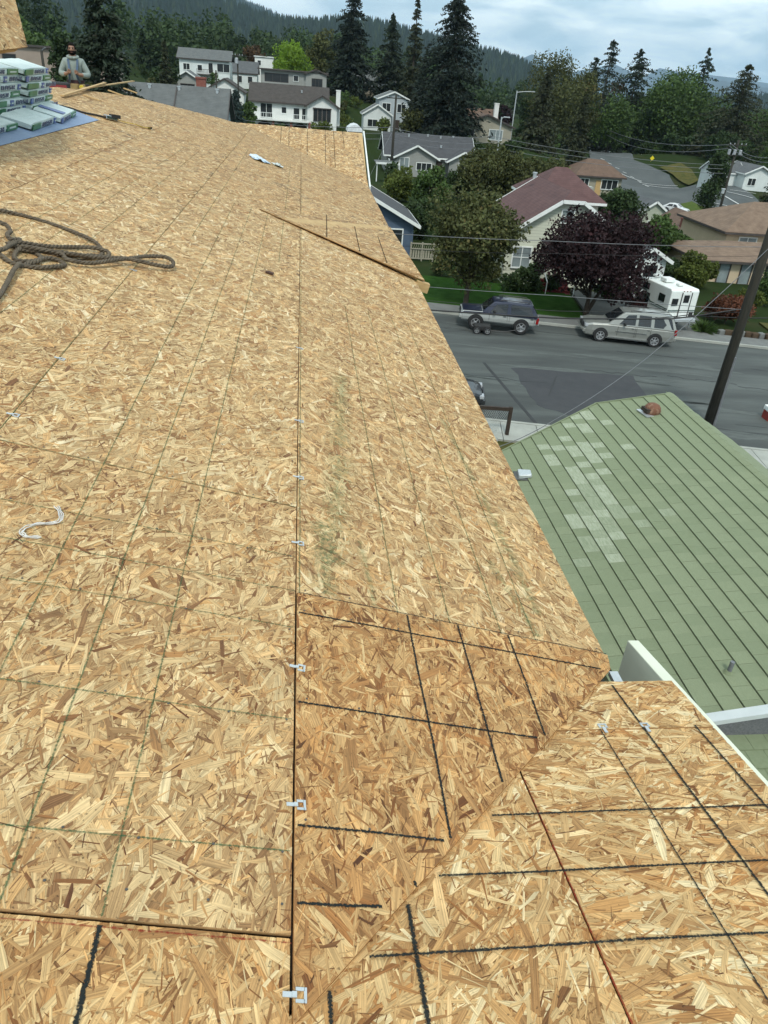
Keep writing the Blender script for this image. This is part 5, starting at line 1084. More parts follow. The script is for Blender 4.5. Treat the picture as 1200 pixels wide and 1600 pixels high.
# near cross gable: falls away from the camera
T2 = .229; TH2 = math.atan(T2); ZN = 10.075 + T2 * 2.05; MN = Matrix.Translation((0, 0, ZN)) @ Matrix.Rotation(-TH2, 4, 'X'); C2 = math.cos(TH2)
yq = lambda y: y / C2
vx = lambda y: (y - .7487) / 1.0917
RK = 1.425
nr = MB().prism([tuple(MN @ Vector(q)) for q in ((vx(.0) + .1, yq(.0), -.016), (RK - .02, yq(.0), -.016), (RK - .02, yq(1.97), -.016), (vx(1.97) + .05, yq(1.97), -.016))], (0, 0, -.09)).build('porch_roof', M_LUMB, hs)
MB().prism([tuple(MN @ Vector(q)) for q in ((-2.2, yq(-1.2), -.016), (RK - .02, yq(-1.2), -.016), (RK - .02, yq(-.002), -.016), (vx(0) + .1, yq(-.002), -.016))], (0, 0, -.09)).build('porch_roof', M_LUMB, hs)
RS_ = .685
N1 = [(vx(1.705) - .03, yq(1.705)), (RK, yq(1.705)), (RK, yq(2.0)), (vx(2.0) - .03, yq(2.0))]
N2 = [(RS_ + .003, yq(.485)), (RK, yq(.485)), (RK, yq(1.70)), (vx(1.70) - .03, yq(1.70)), (RS_ + .003, yq(.7487 + 1.0917 * (RS_ + .03)))]
N3 = [(vx(.2) - .03, yq(.2)), (RS_ - .003, yq(.2)), (RS_ - .003, yq(.7487 + 1.0917 * (RS_ + .03)))]
N4 = [(RS_ + .003, yq(-.6)), (RK, yq(-.6)), (RK, yq(.48)), (RS_ + .003, yq(.48))]
for i, P_ in enumerate((N1, N2, N3, N4)): osb('osb_panel', P_, MN, nr, OSBO, 4600, 80 + i, n0=-.001 * i, Lr=(.06, .18), Wr=(.009, .032), ang=(0.15 if i < 2 else math.pi / 2 - .5), bright=.09)  # tone raised to paint light onto a slope facing off the sun
for y in (1.315, 1.11, .9): mark((vx(y) + .03, yq(y)), (RK - .01, yq(y + .004)), .009, CH_BLACK, nr, MN, wob=.0022)
mark((1.175, yq(1.97)), (1.168, yq(.4)), .009, CH_BLACK, nr, MN); mark((1.02, yq(1.70)), (.99, yq(.4)), .005, CH_BLACK, nr, MN); mark((.272, yq(1.03)), (.268, yq(.3)), .013, CH_BLACK, nr, MN, wob=.003); mark((.078, yq(.825)), (.08, yq(.3)), .011, CH_BLACK, nr, MN)
mark((1.36, yq(1.71)), (1.37, yq(.7)), .009, CH_BLACK, nr, MN)
mark((RS_ + .001, yq(1.47)), (RS_, yq(.3)), .007, CH_RED, nr, MN, n=.003)
for x, y in ((1.035, 1.702), (1.185, 1.702)):
    c = cme.copy(); C.objects.link(c); c.parent = nr; c.matrix_local = MN @ Matrix.Translation((x, yq(y), .003)) @ Matrix.Rotation(math.pi / 2, 4, 'Z')
zt = lambda y: ZN - T2 * y - .045 + .01
b = MB(); b.prism([(RK + .003, 2.38, zt(2.38)), (RK + .003, -1.2, zt(-1.2)), (RK + .003, -1.2, zt(-1.2) - .28), (RK + .003, 2.38, zt(2.38) - .24)], (.05, 0, 0)); b.build('barge_board', M_CREAM, hs, bevel=.004)
MB().beam((vx(1.97) + .03, 2.0, zt(2.0) - .1), (RK, 2.0, zt(2.0) - .1), .04, .14).build('fascia', M_CREAM, hs); MB().box((1.27, 2.12, 9.99), (.035, .06, .02)).build('flashing', M_GALV, hs)
# raised sheathing wedge on the eave further along
rp = lambda u, v, n=0: (lambda d: Vector(d * (-HH / (d[2] + TT * d[0]))) + EYE)(ray(u, v))
MI = MROOF.inverted()
A_, B_, C_ = MI @ rp(405, 328), MI @ rp(609, 357), MI @ rp(661, 446); A_.z, B_.z, C_.z = .016, .022, .055
ua = (C_ - A_).normalized(); nn = (B_ - A_).cross(C_ - A_).normalized(); nn = nn if nn.z > 0 else -nn; va = nn.cross(ua)
MWg = MROOF @ Matrix(((ua.x, va.x, nn.x, A_.x), (ua.y, va.y, nn.y, A_.y), (ua.z, va.z, nn.z, A_.z), (0, 0, 0, 1)))
w2 = lambda P_: ((P_ - A_).dot(ua), (P_ - A_).dot(va))
wd = MB().prism([MROOF @ Vector((A_.x + .3, A_.y - .1, .013)), MROOF @ Vector((B_.x - .06, B_.y - .1, .013)), MROOF @ Vector((C_.x - .06, C_.y + .12, .013))], MROOF.to_3x3() @ Vector((0, 0, .012))).build('roof_wedge', M_LUMB, hs)
osb('osb_panel', [w2(A_), w2(C_), w2(B_)], MWg, wd, OSB, 800, 120, th=.012)
(cxw, cyw), (bxw, byw) = w2(C_), w2(B_)
for f_ in (.42, .62, .78): mark((cxw * f_, .03), (cxw * f_ + (bxw - cxw) * .55 * .9, byw * .55), .012, CH_BLACK, wd, MWg)
MB().box((0, 0, 0), (.14, .09, .10), mw=MROOF @ Matrix.Translation((C_.x + .0, C_.y + .03, -.02))).build('lookout_block', M_LUMB, wd)
# far cross gable, falls towards the camera
M3 = .155; th3 = math.atan(M3); O3 = Vector((0, 16.277, 10.035)); MG = Matrix.Translation(O3) @ Matrix.Rotation(th3, 4, 'X')
def gp(u, v):
    d = ray(u, v); s_ = (10.035 - 12 - M3 * 16.277) / (d[2] - M3 * d[1]); q = MG.inverted() @ (Vector(d * s_) + EYE); return (q.x, q.y)
FP = [gp(*q) for q in ((366, 190), (576, 291), (573, 276), (566, 207), (440, 197))]
fg = MB().prism([MG @ Vector((x, y, -.014)) for x, y in FP], (0, 0, -.1)).build('far_gable_roof', M_LUMB, hs)
xs_ = [q[0] for q in FP]; ysf = [q[1] for q in FP]; cut = [min(xs_) - .1, gp(470, 215)[0], gp(513, 215)[0], max(xs_) + .1]; ymid = gp(510, 235)[1]
i = 0
for a, b in zip(cut[:-1], cut[1:]):
    for c, d in ((min(ysf) - .1, ymid - .003), (ymid + .003, max(ysf) + .1)):
        P_ = clip_poly([(a + .003, c), (b - .003, c), (b - .003, d), (a + .003, d)], FP); i += 1
        if len(P_) > 2: osb('osb_panel', P_, MG, fg, OSB, 600, 140 + i, Lr=(.09, .2), Wr=(.015, .04), bright=.10, shade_slv=.04)
for u0, v0, u1, v1 in ((440, 199, 438, 224), (452, 199, 451, 232), (480, 201, 480, 244), (508, 203, 509, 258), (521, 204, 524, 262), (535, 204, 538, 232)): mark(gp(u0, v0), gp(u1, v1), .013, CH_BLACK, fg, MG, n=.004)
e0, e1 = MG @ Vector((*gp(576, 292), -.04)), MG @ Vector((*gp(567, 205), -.04)); MB().beam(e0 + Vector((.03, 0, 0)), e1 + Vector((.03, .1, 0)), .03, .09).build('rake_board', M_WHITE, hs)
MB().box(tuple(e0 + Vector((-.1, .05, -.1))), (.22, .12, .14)).build('lookout_block', M_LUMB, hs)
# upper roof corner at the top left
O4 = at(43, 73, 8.6); u4 = (at(-70, 88, 7.2) - O4).normalized(); v4 = (at(8, -60, 9.6) - O4); n4 = u4.cross(v4).normalized(); n4 = n4 if n4.dot(EYE - O4) > 0 else -n4; v4 = (v4 - u4 * 0).normalized(); v4o = n4.cross(u4); v4o = v4o if v4o.dot(v4) > 0 else -v4o
M4 = Matrix(((u4.x, v4o.x, n4.x, O4.x), (u4.y, v4o.y, n4.y, O4.y), (u4.z, v4o.z, n4.z, O4.z), (0, 0, 0, 1))); sk = v4.dot(u4) / v4.dot(v4o)
ur = MB().prism([tuple(M4 @ Vector(q)) for q in ((0.04, .03, -.014), (2.4, .03, -.014), (2.4, 1.9, -.014), (0.04 + sk * 1.9, 1.9, -.014))], tuple(n4 * -.1)).build('upper_roof', M_LUMB, hs)
osb('osb_panel', [(0, 0), (2.44, 0), (2.44, 1.95), (sk * 1.95, 1.95)], M4, ur, OSB, 1600, 170, th=.014, Lr=(.05, .11), Wr=(.01, .026), ang=.2)
# walls and lower deck below the roof
MB().prism([(.85, -1.4, -1), (.85, 15.9, -1), (-1.3, 19.3, -1), (-4.4, 19.3, -1), (-4.4, 22.8, -1), (-11.8, 22.8, -1), (-11.8, -1.4, -1)], (0, 0, 10.6)).build('wall', W_BEIGE, hs)
PH = at(111, 66, 20.0); FZ = PH.z - 1.80
MB().prism([(-12, 9.0, FZ - .12), (-4.30, 9.0, FZ - .12), (-4.30, 23, FZ - .12), (-12, 23, FZ - .12)], (0, 0, .12)).build('lower_deck', M_LUMB, hs)
MB().prism([(-4.30 * CT_ - .02, -1.9, 11.40), (-8.6, -1.9, 10.4), (-8.6, 9.0, 10.4), (-4.30 * CT_ - .02, 9.0, 11.40)], (0, 0, -.1)).build('back_slope', M_LUMB, hs)

# ------------------------------------------------------------------ things lying on the roof
def rl(u, v, n=0.0): q = MI @ rp(u, v); return Vector((q.x, q.y, n))
def catmull(P_, k=6):
    out = []; n = len(P_)
    for i in range(n - 1):
        p0, p1, p2, p3 = P_[max(i - 1, 0)], P_[i], P_[i + 1], P_[min(i + 2, n - 1)]
        for j in range(k):
            t_ = j / k; out.append(.5 * ((2 * p1) + (p2 - p0) * t_ + (2 * p0 - 5 * p1 + 4 * p2 - p3) * t_ ** 2 + (3 * p1 - p0 - 3 * p2 + p3) * t_ ** 3))
    out.append(P_[-1]); return out
def rope_mat():
    m = mat('rope_fibre', (.135, .108, .074), (.085, .066, .045), 14, .95, bump=.6, bscale=60); return m
b = MB(); R_ = .0145
paths = [[(-60, 930), (0, 935), (150, 960), (330, 1010), (480, 1075), (590, 1130), (637, 1178), (622, 1208), (560, 1216), (440, 1216), (300, 1190), (150, 1165), (40, 1152)],
         [(40, 1152), (120, 1150), (300, 1165), (480, 1163), (600, 1180), (672, 1208), (660, 1228), (560, 1226), (400, 1218), (250, 1200), (130, 1180)],
         [(130, 1180), (360, 1228), (420, 1262), (560, 1277), (700, 1268), (820, 1255), (900, 1233), (980, 1233), (1042, 1253), (1076, 1280), (1060, 1296), (980, 1293), (860, 1275), (760, 1250), (600, 1240), (480, 1233), (300, 1215)],
         [(-30, 1190), (0, 1215), (60, 1250), (160, 1275), (260, 1290), (360, 1285), (402, 1265), (372, 1242), (300, 1233), (200, 1250), (100, 1235), (88, 1208), (112, 1184), (160, 1175), (222, 1193), (252, 1225), (238, 1252), (170, 1262), (120, 1275)],
         [(120, 1275), (80, 1330), (40, 1400), (0, 1462), (-60, 1540)],
         [(-60, 1030), (0, 1040), (42, 1052), (62, 1080), (42, 1110), (62, 1142), (122, 1135), (60, 1170), (20, 1205), (-40, 1215)]]
for i, pp in enumerate(paths):
    lev = .016 + .014 * (i % 3); P_ = [rl(x / 4, 100 + y / 4, lev + .008 * math.sin(k * 1.7)) for k, (x, y) in enumerate(pp)]
    C0 = [MROOF @ q for q in catmull(P_, 10)]; D0 = [C0[0]]
    for q in C0[1:]:
        n_ = max(1, int((q - D0[-1]).length / .011)); a_ = D0[-1]; D0 += [a_.lerp(q, (k + 1) / n_) for k in range(n_)]
    ln_ = 0.0; F_ = []
    for k, q in enumerate(D0):
        t_ = (D0[min(k + 1, len(D0) - 1)] - D0[max(k - 1, 0)]).normalized(); a_ = t_.cross(Vector((0, 0, 1))).normalized(); ln_ += (q - D0[k - 1]).length if k else 0; F_.append((q, a_, a_.cross(t_), ln_))
    for j in range(3): b.tube([q + (a_ * math.cos(l_ * 66 + j * 2.094) + c_ * math.sin(l_ * 66 + j * 2.094)) * .0078 for q, a_, c_, l_ in F_], .0085, 5)
tag(b.build('rope', rope_mat(), smooth=True), 'coiled grey-brown rope lying on the sheathing at the left', 'rope')
# blue underlayment sheet and shingle bundles
M_SHEET = mat('underlayment', (.17, .235, .36), (.21, .28, .40), 3, .7, bump=.3); b = MB()
sh = [(-3.06, 7.8), (-3.06, 12.75), (-4.25, 13.2), (-4.25, 7.8)]; b.prism([MROOF @ Vector((x, y, .006)) for x, y in sh], MROOF.to_3x3() @ Vector((0, 0, .004)))
tag(b.build('underlayment_sheet', M_SHEET), 'pale blue underlayment sheet under the shingle bundles', 'sheet')
M_WRAP = mat('bundle_wrap', (.62, .70, .66), (.52, .61, .58), 5, .35, bump=.9, bscale=16); M_WGRN = mat('wrap_green', (.035, .15, .06), (.06, .22, .10), 12, .4); M_WBLU = mat('wrap_blue', (.07, .11, .30), (.10, .15, .36), 12, .4); M_WINK = mat('wrap_ink', (.10, .12, .20), None, 12, .5)
LET = {'B': [(0, 0, .2, 1), (.2, 0, .7, .18), (.2, .42, .7, .58), (.2, .82, .7, 1), (.6, .15, .8, .45), (.6, .55, .8, .85)], 'A': [(0, 0, .2, .85), (.6, 0, .8, .85), (.15, .8, .65, 1), (.2, .4, .6, .55)], 'S': [(0, 0, .8, .18), (.6, .15, .8, .5), (0, .42, .8, .58), (0, .55, .2, .9), (0, .82, .8, 1)], 'K': [(0, 0, .2, 1), (.2, .4, .5, .6), (.5, .55, .8, 1), (.5, 0, .8, .45)], 'H': [(0, 0, .2, 1), (.6, 0, .8, 1), (.2, .4, .6, .58)]}
def bundle(label, mw, seed, top_band=False, lay=0, L=1.3, Wd=.36, H=.077):
    rs = random.Random(seed); root = tag(empty('shingle_bundle'), label, 'bundle', 'shingle bundles'); root.matrix_world = mw
    b = MB(); rings = []
    for k in range(9):                         # lumpy wrapped pack, local y long, x across, front face at +x
        y = -L / 2 + L * k / 8; j = lambda s_=.0035: rs.uniform(-s_, s_); e = .012 if k in (0, 8) else 0
        rings.append([(Wd / 2 - e + j(), y, .004 + e), (Wd / 2 + .006 - e + j(), y, H * .5 + j()), (Wd / 2 - .005 - e, y, H - e + j()), (0, y, H + .002 - e + j(.004)), (-Wd / 2 + .012 + e, y, H - e + j()), (-Wd / 2 + e + j(), y, H * .5), (-Wd / 2 + e, y, .004 + e)])
    b.loft(rings).build('wrap', M_WRAP, root, smooth=False)
    f = Wd / 2 + .0125; bands = [(-.58, -.46, M_WBLU), (.20, .58, M_WGRN)] if lay == 0 else [(-.57, -.20, M_WGRN), (.48, .58, M_WBLU)]
    if lay == 2: bands = [(-.57, -.1, M_WGRN), (.05, .16, M_WBLU)]
    for a, c, m_ in bands: MB().box((f - .004, (a + c) / 2, H * .5), (.01, c - a, H * .8)).build('print_band', m_, root)
    t0 = -.42 if lay == 0 else (-.16 if lay == 1 else .22); lb = MB()
    for k, ch in enumerate('BASK'):
        for x0, z0, x1, z1 in LET[ch]: lb.box((f, t0 + .04 + k * .125 + (x0 + x1) / 2 * .115, .018 + (z0 + z1) / 2 * .044), (.006, (x1 - x0) * .115, (z1 - z0) * .044))
    tag(lb.build('lettering', M_WINK, root), kind='stuff')
    for a, c, m_ in bands[-1:]:
        MB().box((f + .003, (a + c) / 2, H * .5), (.004, (c - a) * .6, H * .2)).build('logo', M_WRAP, root)
    if top_band: MB().box((0, -.2, H + .0085), (Wd * .85, .2, .006)).build('print_band', M_WBLU, root)
    return root
def bmw(s_, y, n, yaw=0.0, tilt=0.0): return MROOF @ Matrix.Translation((s_, y, n)) @ Matrix.Rotation(yaw, 4, 'Z') @ Matrix.Rotation(tilt, 4, 'Y')
for i, (s_, y, yw, lab) in enumerate(((-3.44, 9.15, .03, 'single shingle bundle lying flat at the left frame edge'), (-3.38, 10.50, .05, 'single shingle bundle lying flat in the middle of the front row'), (-3.42, 11.75, .10, 'single shingle bundle with a blue stripe on top at the right of the front row'))):
    bundle(lab, bmw(s_, y, .012, yw), i, i == 2, i % 2 + (1 if i == 1 else 0) * 0, L=1.18)
for st_i, (y, n, lab) in enumerate(((9.0, 6, 'leftmost'), (10.62, 6, 'middle'), (12.0, 6, 'right'))):
    for k in range(n):
        nm = ['bottom', 'second from bottom', 'third from bottom', 'fourth from bottom', 'fifth from bottom', 'top'][k]
        bundle('%s bundle of the %s shingle stack behind the front row' % (nm, lab), bmw(-3.80 - k * .020 + random.uniform(-.015, .015), y + random.uniform(-.04, .04) - k * .03,   .014 + k * .080, random.uniform(-.03, .03) + .02), 20 + st_i * 10 + k, False, (k + st_i) % 3, L=1.22)
# strap with buckle and yellow webbing
sr = tag(empty('ratchet_strap'), 'black and yellow strap with silver buckle beside the shingle bundles', 'strap')
MB().tube([MROOF @ q for q in catmull([rl(x, y, .02) for x, y in ((93, 167), (112, 172), (130, 178), (150, 182), (166, 186))], 5)], .014, 6).build('cord', M_BLACK, sr)
q0, q1 = MROOF @ rl(163, 186, .035), MROOF @ rl(181, 190, .035); MB().beam(q0, q1, .09, .06).build('buckle', M_CHROME, sr, bevel=.01); MB().beam(q0.lerp(q1, .55) + Vector((0, 0, .03)), q1 + Vector((.04, .02, .03)), .11, .05).build('handle', M_BLACK, sr)
wp = [MROOF @ q for q in catmull([rl(x, y, n) for x, y, n in ((180, 189, .03), (195, 193, .02), (210, 197, .03), (222, 200, .015), (233, 202, .02))], 5)]; b = MB()
for a, c in zip(wp[:-1], wp[1:]): b.beam(a, c, .05, .008)
b.build('webbing', mat('yellow_webbing', (.50, .36, .03), (.40, .28, .02), 20, .7), sr)
MB().beam(wp[-1], wp[-1] + (wp[-1] - wp[-3]) * .6, .06, .03).build('hook', M_BLACK, sr)
# loose boards at the top of the roof
def board(label, a, c, w=.14, t=.03, m=None): return tag(MB().beam(MROOF @ a, MROOF @ c, w, t).build('loose_board', m or M_LUMB), label, 'board', 'loose boards on the roof')
board('nearer loose board laid across the roof edge before the roofer', rl(97, 153, .035), rl(163, 137, .09), .06, .02); board('farther loose board sticking past the roof edge', rl(128, 143, .05), rl(208, 131, .06), .06, .02)
for k, (u, v) in enumerate(((120, 147), (160, 140), (185, 137))):
    q = rl(u, v); tag(MB().box((0, 0, 0), (.3, .05, .02), mw=MROOF @ Matrix.Translation((q.x + .25, q.y, .022)) @ Matrix.Rotation(-.2, 4, 'Z')).build('batten_offcut', M_LUMB), ['left', 'middle', 'right'][k] + ' timber offcut lying beneath the loose boards', 'offcut', 'timber offcuts')
# crumpled wrapper, chip, string, scraps
def crumple(label, u0, v0, L, W_, m, seed, name='plastic_wrapper', yaw=.0):
    rs = np.random.RandomState(seed); q = rl(u0, v0); nx, ny = 14, 8; gx_, gy_ = np.meshgrid(np.linspace(-L / 2, L / 2, nx), np.linspace(-W_ / 2, W_ / 2, ny)); z = .012 + .05 * rs.rand(ny, nx) * (1 - np.abs(gx_ / L * 1.7)).clip(.1, 1)
    me_o = sheet(name, gx_ + rs.normal(size=z.shape) * .02, gy_ * (1 - .4 * np.abs(gx_ / L)) + rs.normal(size=z.shape) * .02, z, m); me_o.data.polygons.foreach_set('use_smooth', np.zeros(len(me_o.data.polygons), bool)); me_o.matrix_world = MROOF @ Matrix.Translation((q.x, q.y, 0)) @ Matrix.Rotation(yaw, 4, 'Z'); return tag(me_o, label, 'wrapper')
crumple('crumpled white and blue plastic wrapper on the far sheathing', 405, 250, .30, .5, mat('wrapper_plastic', (.70, .76, .80), (.38, .50, .62), 3, .3), 3, yaw=.3); crumple('small pale plastic scrap beside the crumpled wrapper', 434, 260, .14, .25, mat('wrapper_pale', (.62, .68, .66), None, 3, .3), 5, yaw=.2)
q = rl(420, 428); b = MB(); b.prism([(-.035, -.02, .004), (.03, -.028, .004), (.04, .012, .004), (-.01, .03, .004)], (.004, .0, .014)); o = b.build('wood_chip', mat('chip_wood', (.07, .03, .016), None, 20, .8)); o.matrix_world = MROOF @ Matrix.Translation((q.x, q.y, .002)); tag(o, 'small dark brown wood chip on the sheathing right of the rope', 'wood chip')
sp = [(215, 488), (232, 512), (234, 540), (212, 552), (150, 556), (105, 568), (80, 588), (96, 604), (150, 609)]; b = MB()
for off in (0, .004, .008, -.005): b.tube([MROOF @ (q + Vector((off, off * .6 * math.sin(k),   .003 + abs(off)))) for k, q in enumerate(catmull([rl(x / 2.5, 600 + y / 2.5, .004) for x, y in sp], 6))], .0015, 5)
tag(b.build('white_string', mat('string_white', (.72, .72, .70), None, 30, .8)), 'loose hook of white string on the sheathing at the left', 'string')

# ------------------------------------------------------------------ the roofer
def skin(name, V, E_, Rr, m, parent, sub=2, flat=None):
    me = bpy.data.meshes.new(name); me.from_pydata(V, E_, []); o = bpy.data.objects.new(name, me); C.objects.link(o)
    md = o.modifiers.new('skin', 'SKIN'); md.use_smooth_shade = True
    if not me.skin_vertices: return o
    for i, r_ in enumerate(Rr): me.skin_vertices[0].data[i].radius = r_ if hasattr(r_, '__len__') else (r_, r_); me.skin_vertices[0].data[i].use_root = (i == 0)
    sb = o.modifiers.new('sub', 'SUBSURF'); sb.levels = sub; sb.render_levels = sub
    bpy.context.view_layer.update(); dg = bpy.context.evaluated_depsgraph_get(); me2 = bpy.data.meshes.new_from_object(o.evaluated_get(dg)); o.modifiers.clear(); o.data = me2; me2.name = name
    me2.materials.clear(); me2.materials.append(m); o.parent = parent; return o
PX_ = PH.x; man = tag(empty('person', (PH.x, 20.0, FZ), rad(8)), 'bearded roofer in a pale grey hoodie gripping his harness straps at the roof edge', 'person')
M_SKIN = mat('skin_tone', (.30, .165, .105), (.26, .14, .09), 9, .55); M_HOOD = mat('hoodie_grey', (.25, .295, .27), (.20, .24, .22), 9, .9, bump=.3); M_PANT = mat('work_trousers', (.32, .27, .15), (.25, .21, .12), 7, .9); M_HAIR = mat('hair_black', (.006, .005, .005), (.012, .01, .009), 40, .9, spec=.1); M_STRAP = mat('strap_blue', (.05, .09, .15), None, 9, .7); M_BELT = mat('belt_maroon', (.06, .025, .028), None, 9, .7); M_POUCH = mat('pouch_leather', (.30, .22, .09), (.20, .14, .06), 9, .8)
# body: pelvis, torso, neck, head, arms and legs as one skinned figure (faces the camera: -y)
bv = [(0, 0, .98), (0, .01, 1.15), (0, .0, 1.32), (0, .01, 1.45), (0, -.01, 1.53), (0, -.03, 1.60), (0, -.035, 1.70),
      (.17, .01, 1.43), (.30, -.02, 1.17), (.13, -.24, 1.19), (.06, -.28, 1.23), (-.17, .01, 1.43), (-.29, -.03, 1.18), (-.14, -.24, 1.20), (-.08, -.28, 1.24),
      (.10, 0, .92), (.11, -.03, .50), (.11, .03, .09), (.12, -.12, .04), (-.10, 0, .92), (-.11, -.03, .50), (-.11, .03, .09), (-.12, -.12, .04)]
be = [(0, 1), (1, 2), (2, 3), (3, 4), (4, 5), (5, 6), (3, 7), (7, 8), (8, 9), (9, 10), (3, 11), (11, 12), (12, 13), (13, 14), (0, 15), (15, 16), (16, 17), (17, 18), (0, 19), (19, 20), (20, 21), (21, 22)]
br = [(.15, .11), (.14, .105), (.16, .11), (.12, .085), .055, .075, .085, .062, .05, .036, .032, .062, .05, .036, .032, .085, .06, .042, .04, .085, .06, .042, .04]
body = skin('body', bv, be, br, M_SKIN, man)
hv = bv[:5] + bv[7:10] + bv[11:14]; hv[0] = (0, 0, 1.0); hv[4] = (0, .0, 1.51)
he = [(0, 1), (1, 2), (2, 3), (3, 4), (3, 5), (5, 6), (6, 7), (3, 8), (8, 9), (9, 10)]; hr_ = [(.175, .14), (.175, .14), (.195, .14), (.15, .11), .085, .085, .075, .055, .085, .075, .055]
hv[7] = (.155, -.20, 1.185); hv[10] = (-.165, -.20, 1.195); skin('hoodie', hv, he, hr_, M_HOOD, man)
skin('trousers', [(0, 0, .96), (.10, 0, .88), (.11, -.03, .50), (.11, .02, .14), (-.10, 0, .88), (-.11, -.03, .50), (-.11, .02, .14)], [(0, 1), (1, 2), (2, 3), (0, 4), (4, 5), (5, 6)], [(.17, .13), .11, .085, .07, .11, .085, .07], M_PANT, man)
for sx in (-1, 1): b = MB(); b.loft([[(sx * .115 + a * w_, y, z_) for a, z_ in ((-1, 0), (1, 0), (1, h_), (-1, h_))] for y, w_, h_ in ((.09, .045, .13), (-.02, .05, .14), (-.13, .05, .09), (-.2, .035, .05))]); b.build('boot', M_DARKW, man, bevel=.015)
# head: skull shape with face
def headmesh():
    b = MB(); rings = []
    for k in range(13):
        t_ = k / 12; z_ = 1.545 + .245 * t_; prof = math.sin(math.pi * min(max(t_ * .94 + .05, 0), 1)) ** .55; wx = .079 * prof * (1 - .12 * (1 - t_)); wy = .098 * prof * (1 - .10 * (1 - t_)); row = []
        for j in range(16):
            a = 2 * math.pi * j / 16; x, y = wx * math.sin(a), -.035 - wy * math.cos(a)
            if j in (0, 1, 15):
                y -= .014 * math.exp(-((t_ - .46) / .10) ** 2) * (2 if j == 0 else .3)            # nose
                y += .008 * math.exp(-((t_ - .56) / .05) ** 2) * (1 if j else .3)                   # eye line
            row.append((x, y, z_))
        rings.append(row)
    return b.loft(rings)
hd = headmesh().build('head', M_SKIN, man, smooth=True)
for sx in (-1, 1):
    MB().lathe([(.002, -.006), (.011, -.003), (.011, .003), (.002, .006)], Matrix.Translation((sx * .032, -.122, 1.682)) @ Matrix.Rotation(math.pi / 2, 4, 'X'), 8).build('eye', M_HAIR, hd); MB().box((sx * .032, -.128, 1.70), (.04, .012, .009)).build('eyebrow', M_HAIR, hd)
    MB().box((sx * .083, -.03, 1.668), (.014, .035, .06)).build('ear', M_SKIN, hd, bevel=.006)
def cap(zlo, zhi, grow, cond, name):
    b = MB(); rings = []
    for k in range(9):
        t_ = (zlo + (zhi - zlo) * k / 8); prof = math.sin(math.pi * min(max(t_ * .94 + .05, 0), 1)) ** .55; row = []
        for j in range(20):
            a = 2 * math.pi * j / 20; g = grow * cond(a, t_); row.append(((.079 * prof + g) * math.sin(a), -.035 - (.098 * prof + g) * math.cos(a), 1.545 + .245 * t_ + g * .4))
        rings.append(row)
    return b.loft(rings).build(name, M_HAIR, hd, smooth=True)
cap(.50, 1.02, .016, lambda a, t_: (1 if t_ > .80 else (-.6 if math.cos(a) > .35 else 1)), 'hair'); cap(-.10, .37, .014, lambda a, t_: (1.1 if math.cos(a) > -.15 else -1.2), 'beard')
MB().box((0, -.137, 1.612), (.046, .012, .008)).build('mouth', mat('lips', (.22, .09, .075), None, 9, .5), hd, bevel=.003)
# hands gripping the straps: palm, four curled fingers and a thumb
for sx in (-1, 1):
    px, py, pz = (.075 if sx > 0 else -.09), -.285, (1.235 if sx > 0 else 1.245); H_ = [(px + sx * .025, py + .02, pz - .02), (px, py, pz)]; E2 = [(0, 1)]; R2 = [(.034, .03), (.038, .024)]
    for k in range(4):
        z_ = pz + .028 - k * .019; ln = (.9, 1.0, .95, .75)[k]; i0 = len(H_); H_ += [(px - sx * .02, py - .02, z_), (px - sx * .045 * ln, py - .034, z_), (px - sx * .05 * ln, py - .004, z_ - .002)]; E2 += [(1, i0), (i0, i0 + 1), (i0 + 1, i0 + 2)]; R2 += [.0105, .0095, .008]
    i0 = len(H_); H_ += [(px + sx * .0, py - .03, pz + .035), (px - sx * .022, py - .045, pz + .052)]; E2 += [(1, i0), (i0, i0 + 1)]; R2 += [.0115, .009]; skin('hand', H_, E2, R2, M_SKIN, man, 1)
    pts = [(sx * .085, .10, 1.47), (sx * .10, .0, 1.535), (sx * .095, -.115, 1.46), (sx * .088, -.17, 1.34), (px - sx * .02, py + .0, pz), (px, py + .03, pz - .1), (sx * .11, -.17, 1.03)]; b = MB()
    for a, c in zip(pts[:-1], pts[1:]): b.beam(a, c, .045, .008, (0, 1, .2))
    b.build('harness_strap', M_STRAP if sx < 0 else M_STRAP, man)
b = MB(); n_ = 20
for k in range(n_): a0, a1 = 2 * math.pi * k / n_, 2 * math.pi * (k + 1) / n_; b.beam((.185 * math.sin(a0), -.15 * math.cos(a0), 1.05), (.185 * math.sin(a1), -.15 * math.cos(a1), 1.05), .012, .06)
b.build('belt', M_BELT, man)
for x, w_, m_, nm in ((.12, .17, M_POUCH, 'tool_pouch'), (-.02, .16, M_POUCH, 'tool_pouch'), (-.22, .12, M_BLACK, 'side_bag'), (.235, .10, M_BLACK, 'side_bag')): MB().box((x, -.16 + abs(x) * .45, .90), (w_, .09, .22)).build(nm, m_, man, bevel=.02)
MB().lathe([(.035, -.02), (.045, -.012), (.045, .012), (.035, .02)], Matrix.Translation((.13, -.215, .95)) @ Matrix.Rotation(math.pi / 2, 4, 'X'), 12).build('tape_measure', mat('tape_yellow', (.60, .46, .03), None, 5, .5), man)
b = MB()                                       # hood lying round the neck
b.tube([(math.sin(a) * .105, -.02 - math.cos(a) * .10 + .01, 1.505 + .03 * (1 - math.cos(a)) * .6) for a in [2 * math.pi * k / 16 for k in range(17)]], .032, 8); b.build('hood', M_HOOD, man, smooth=True)
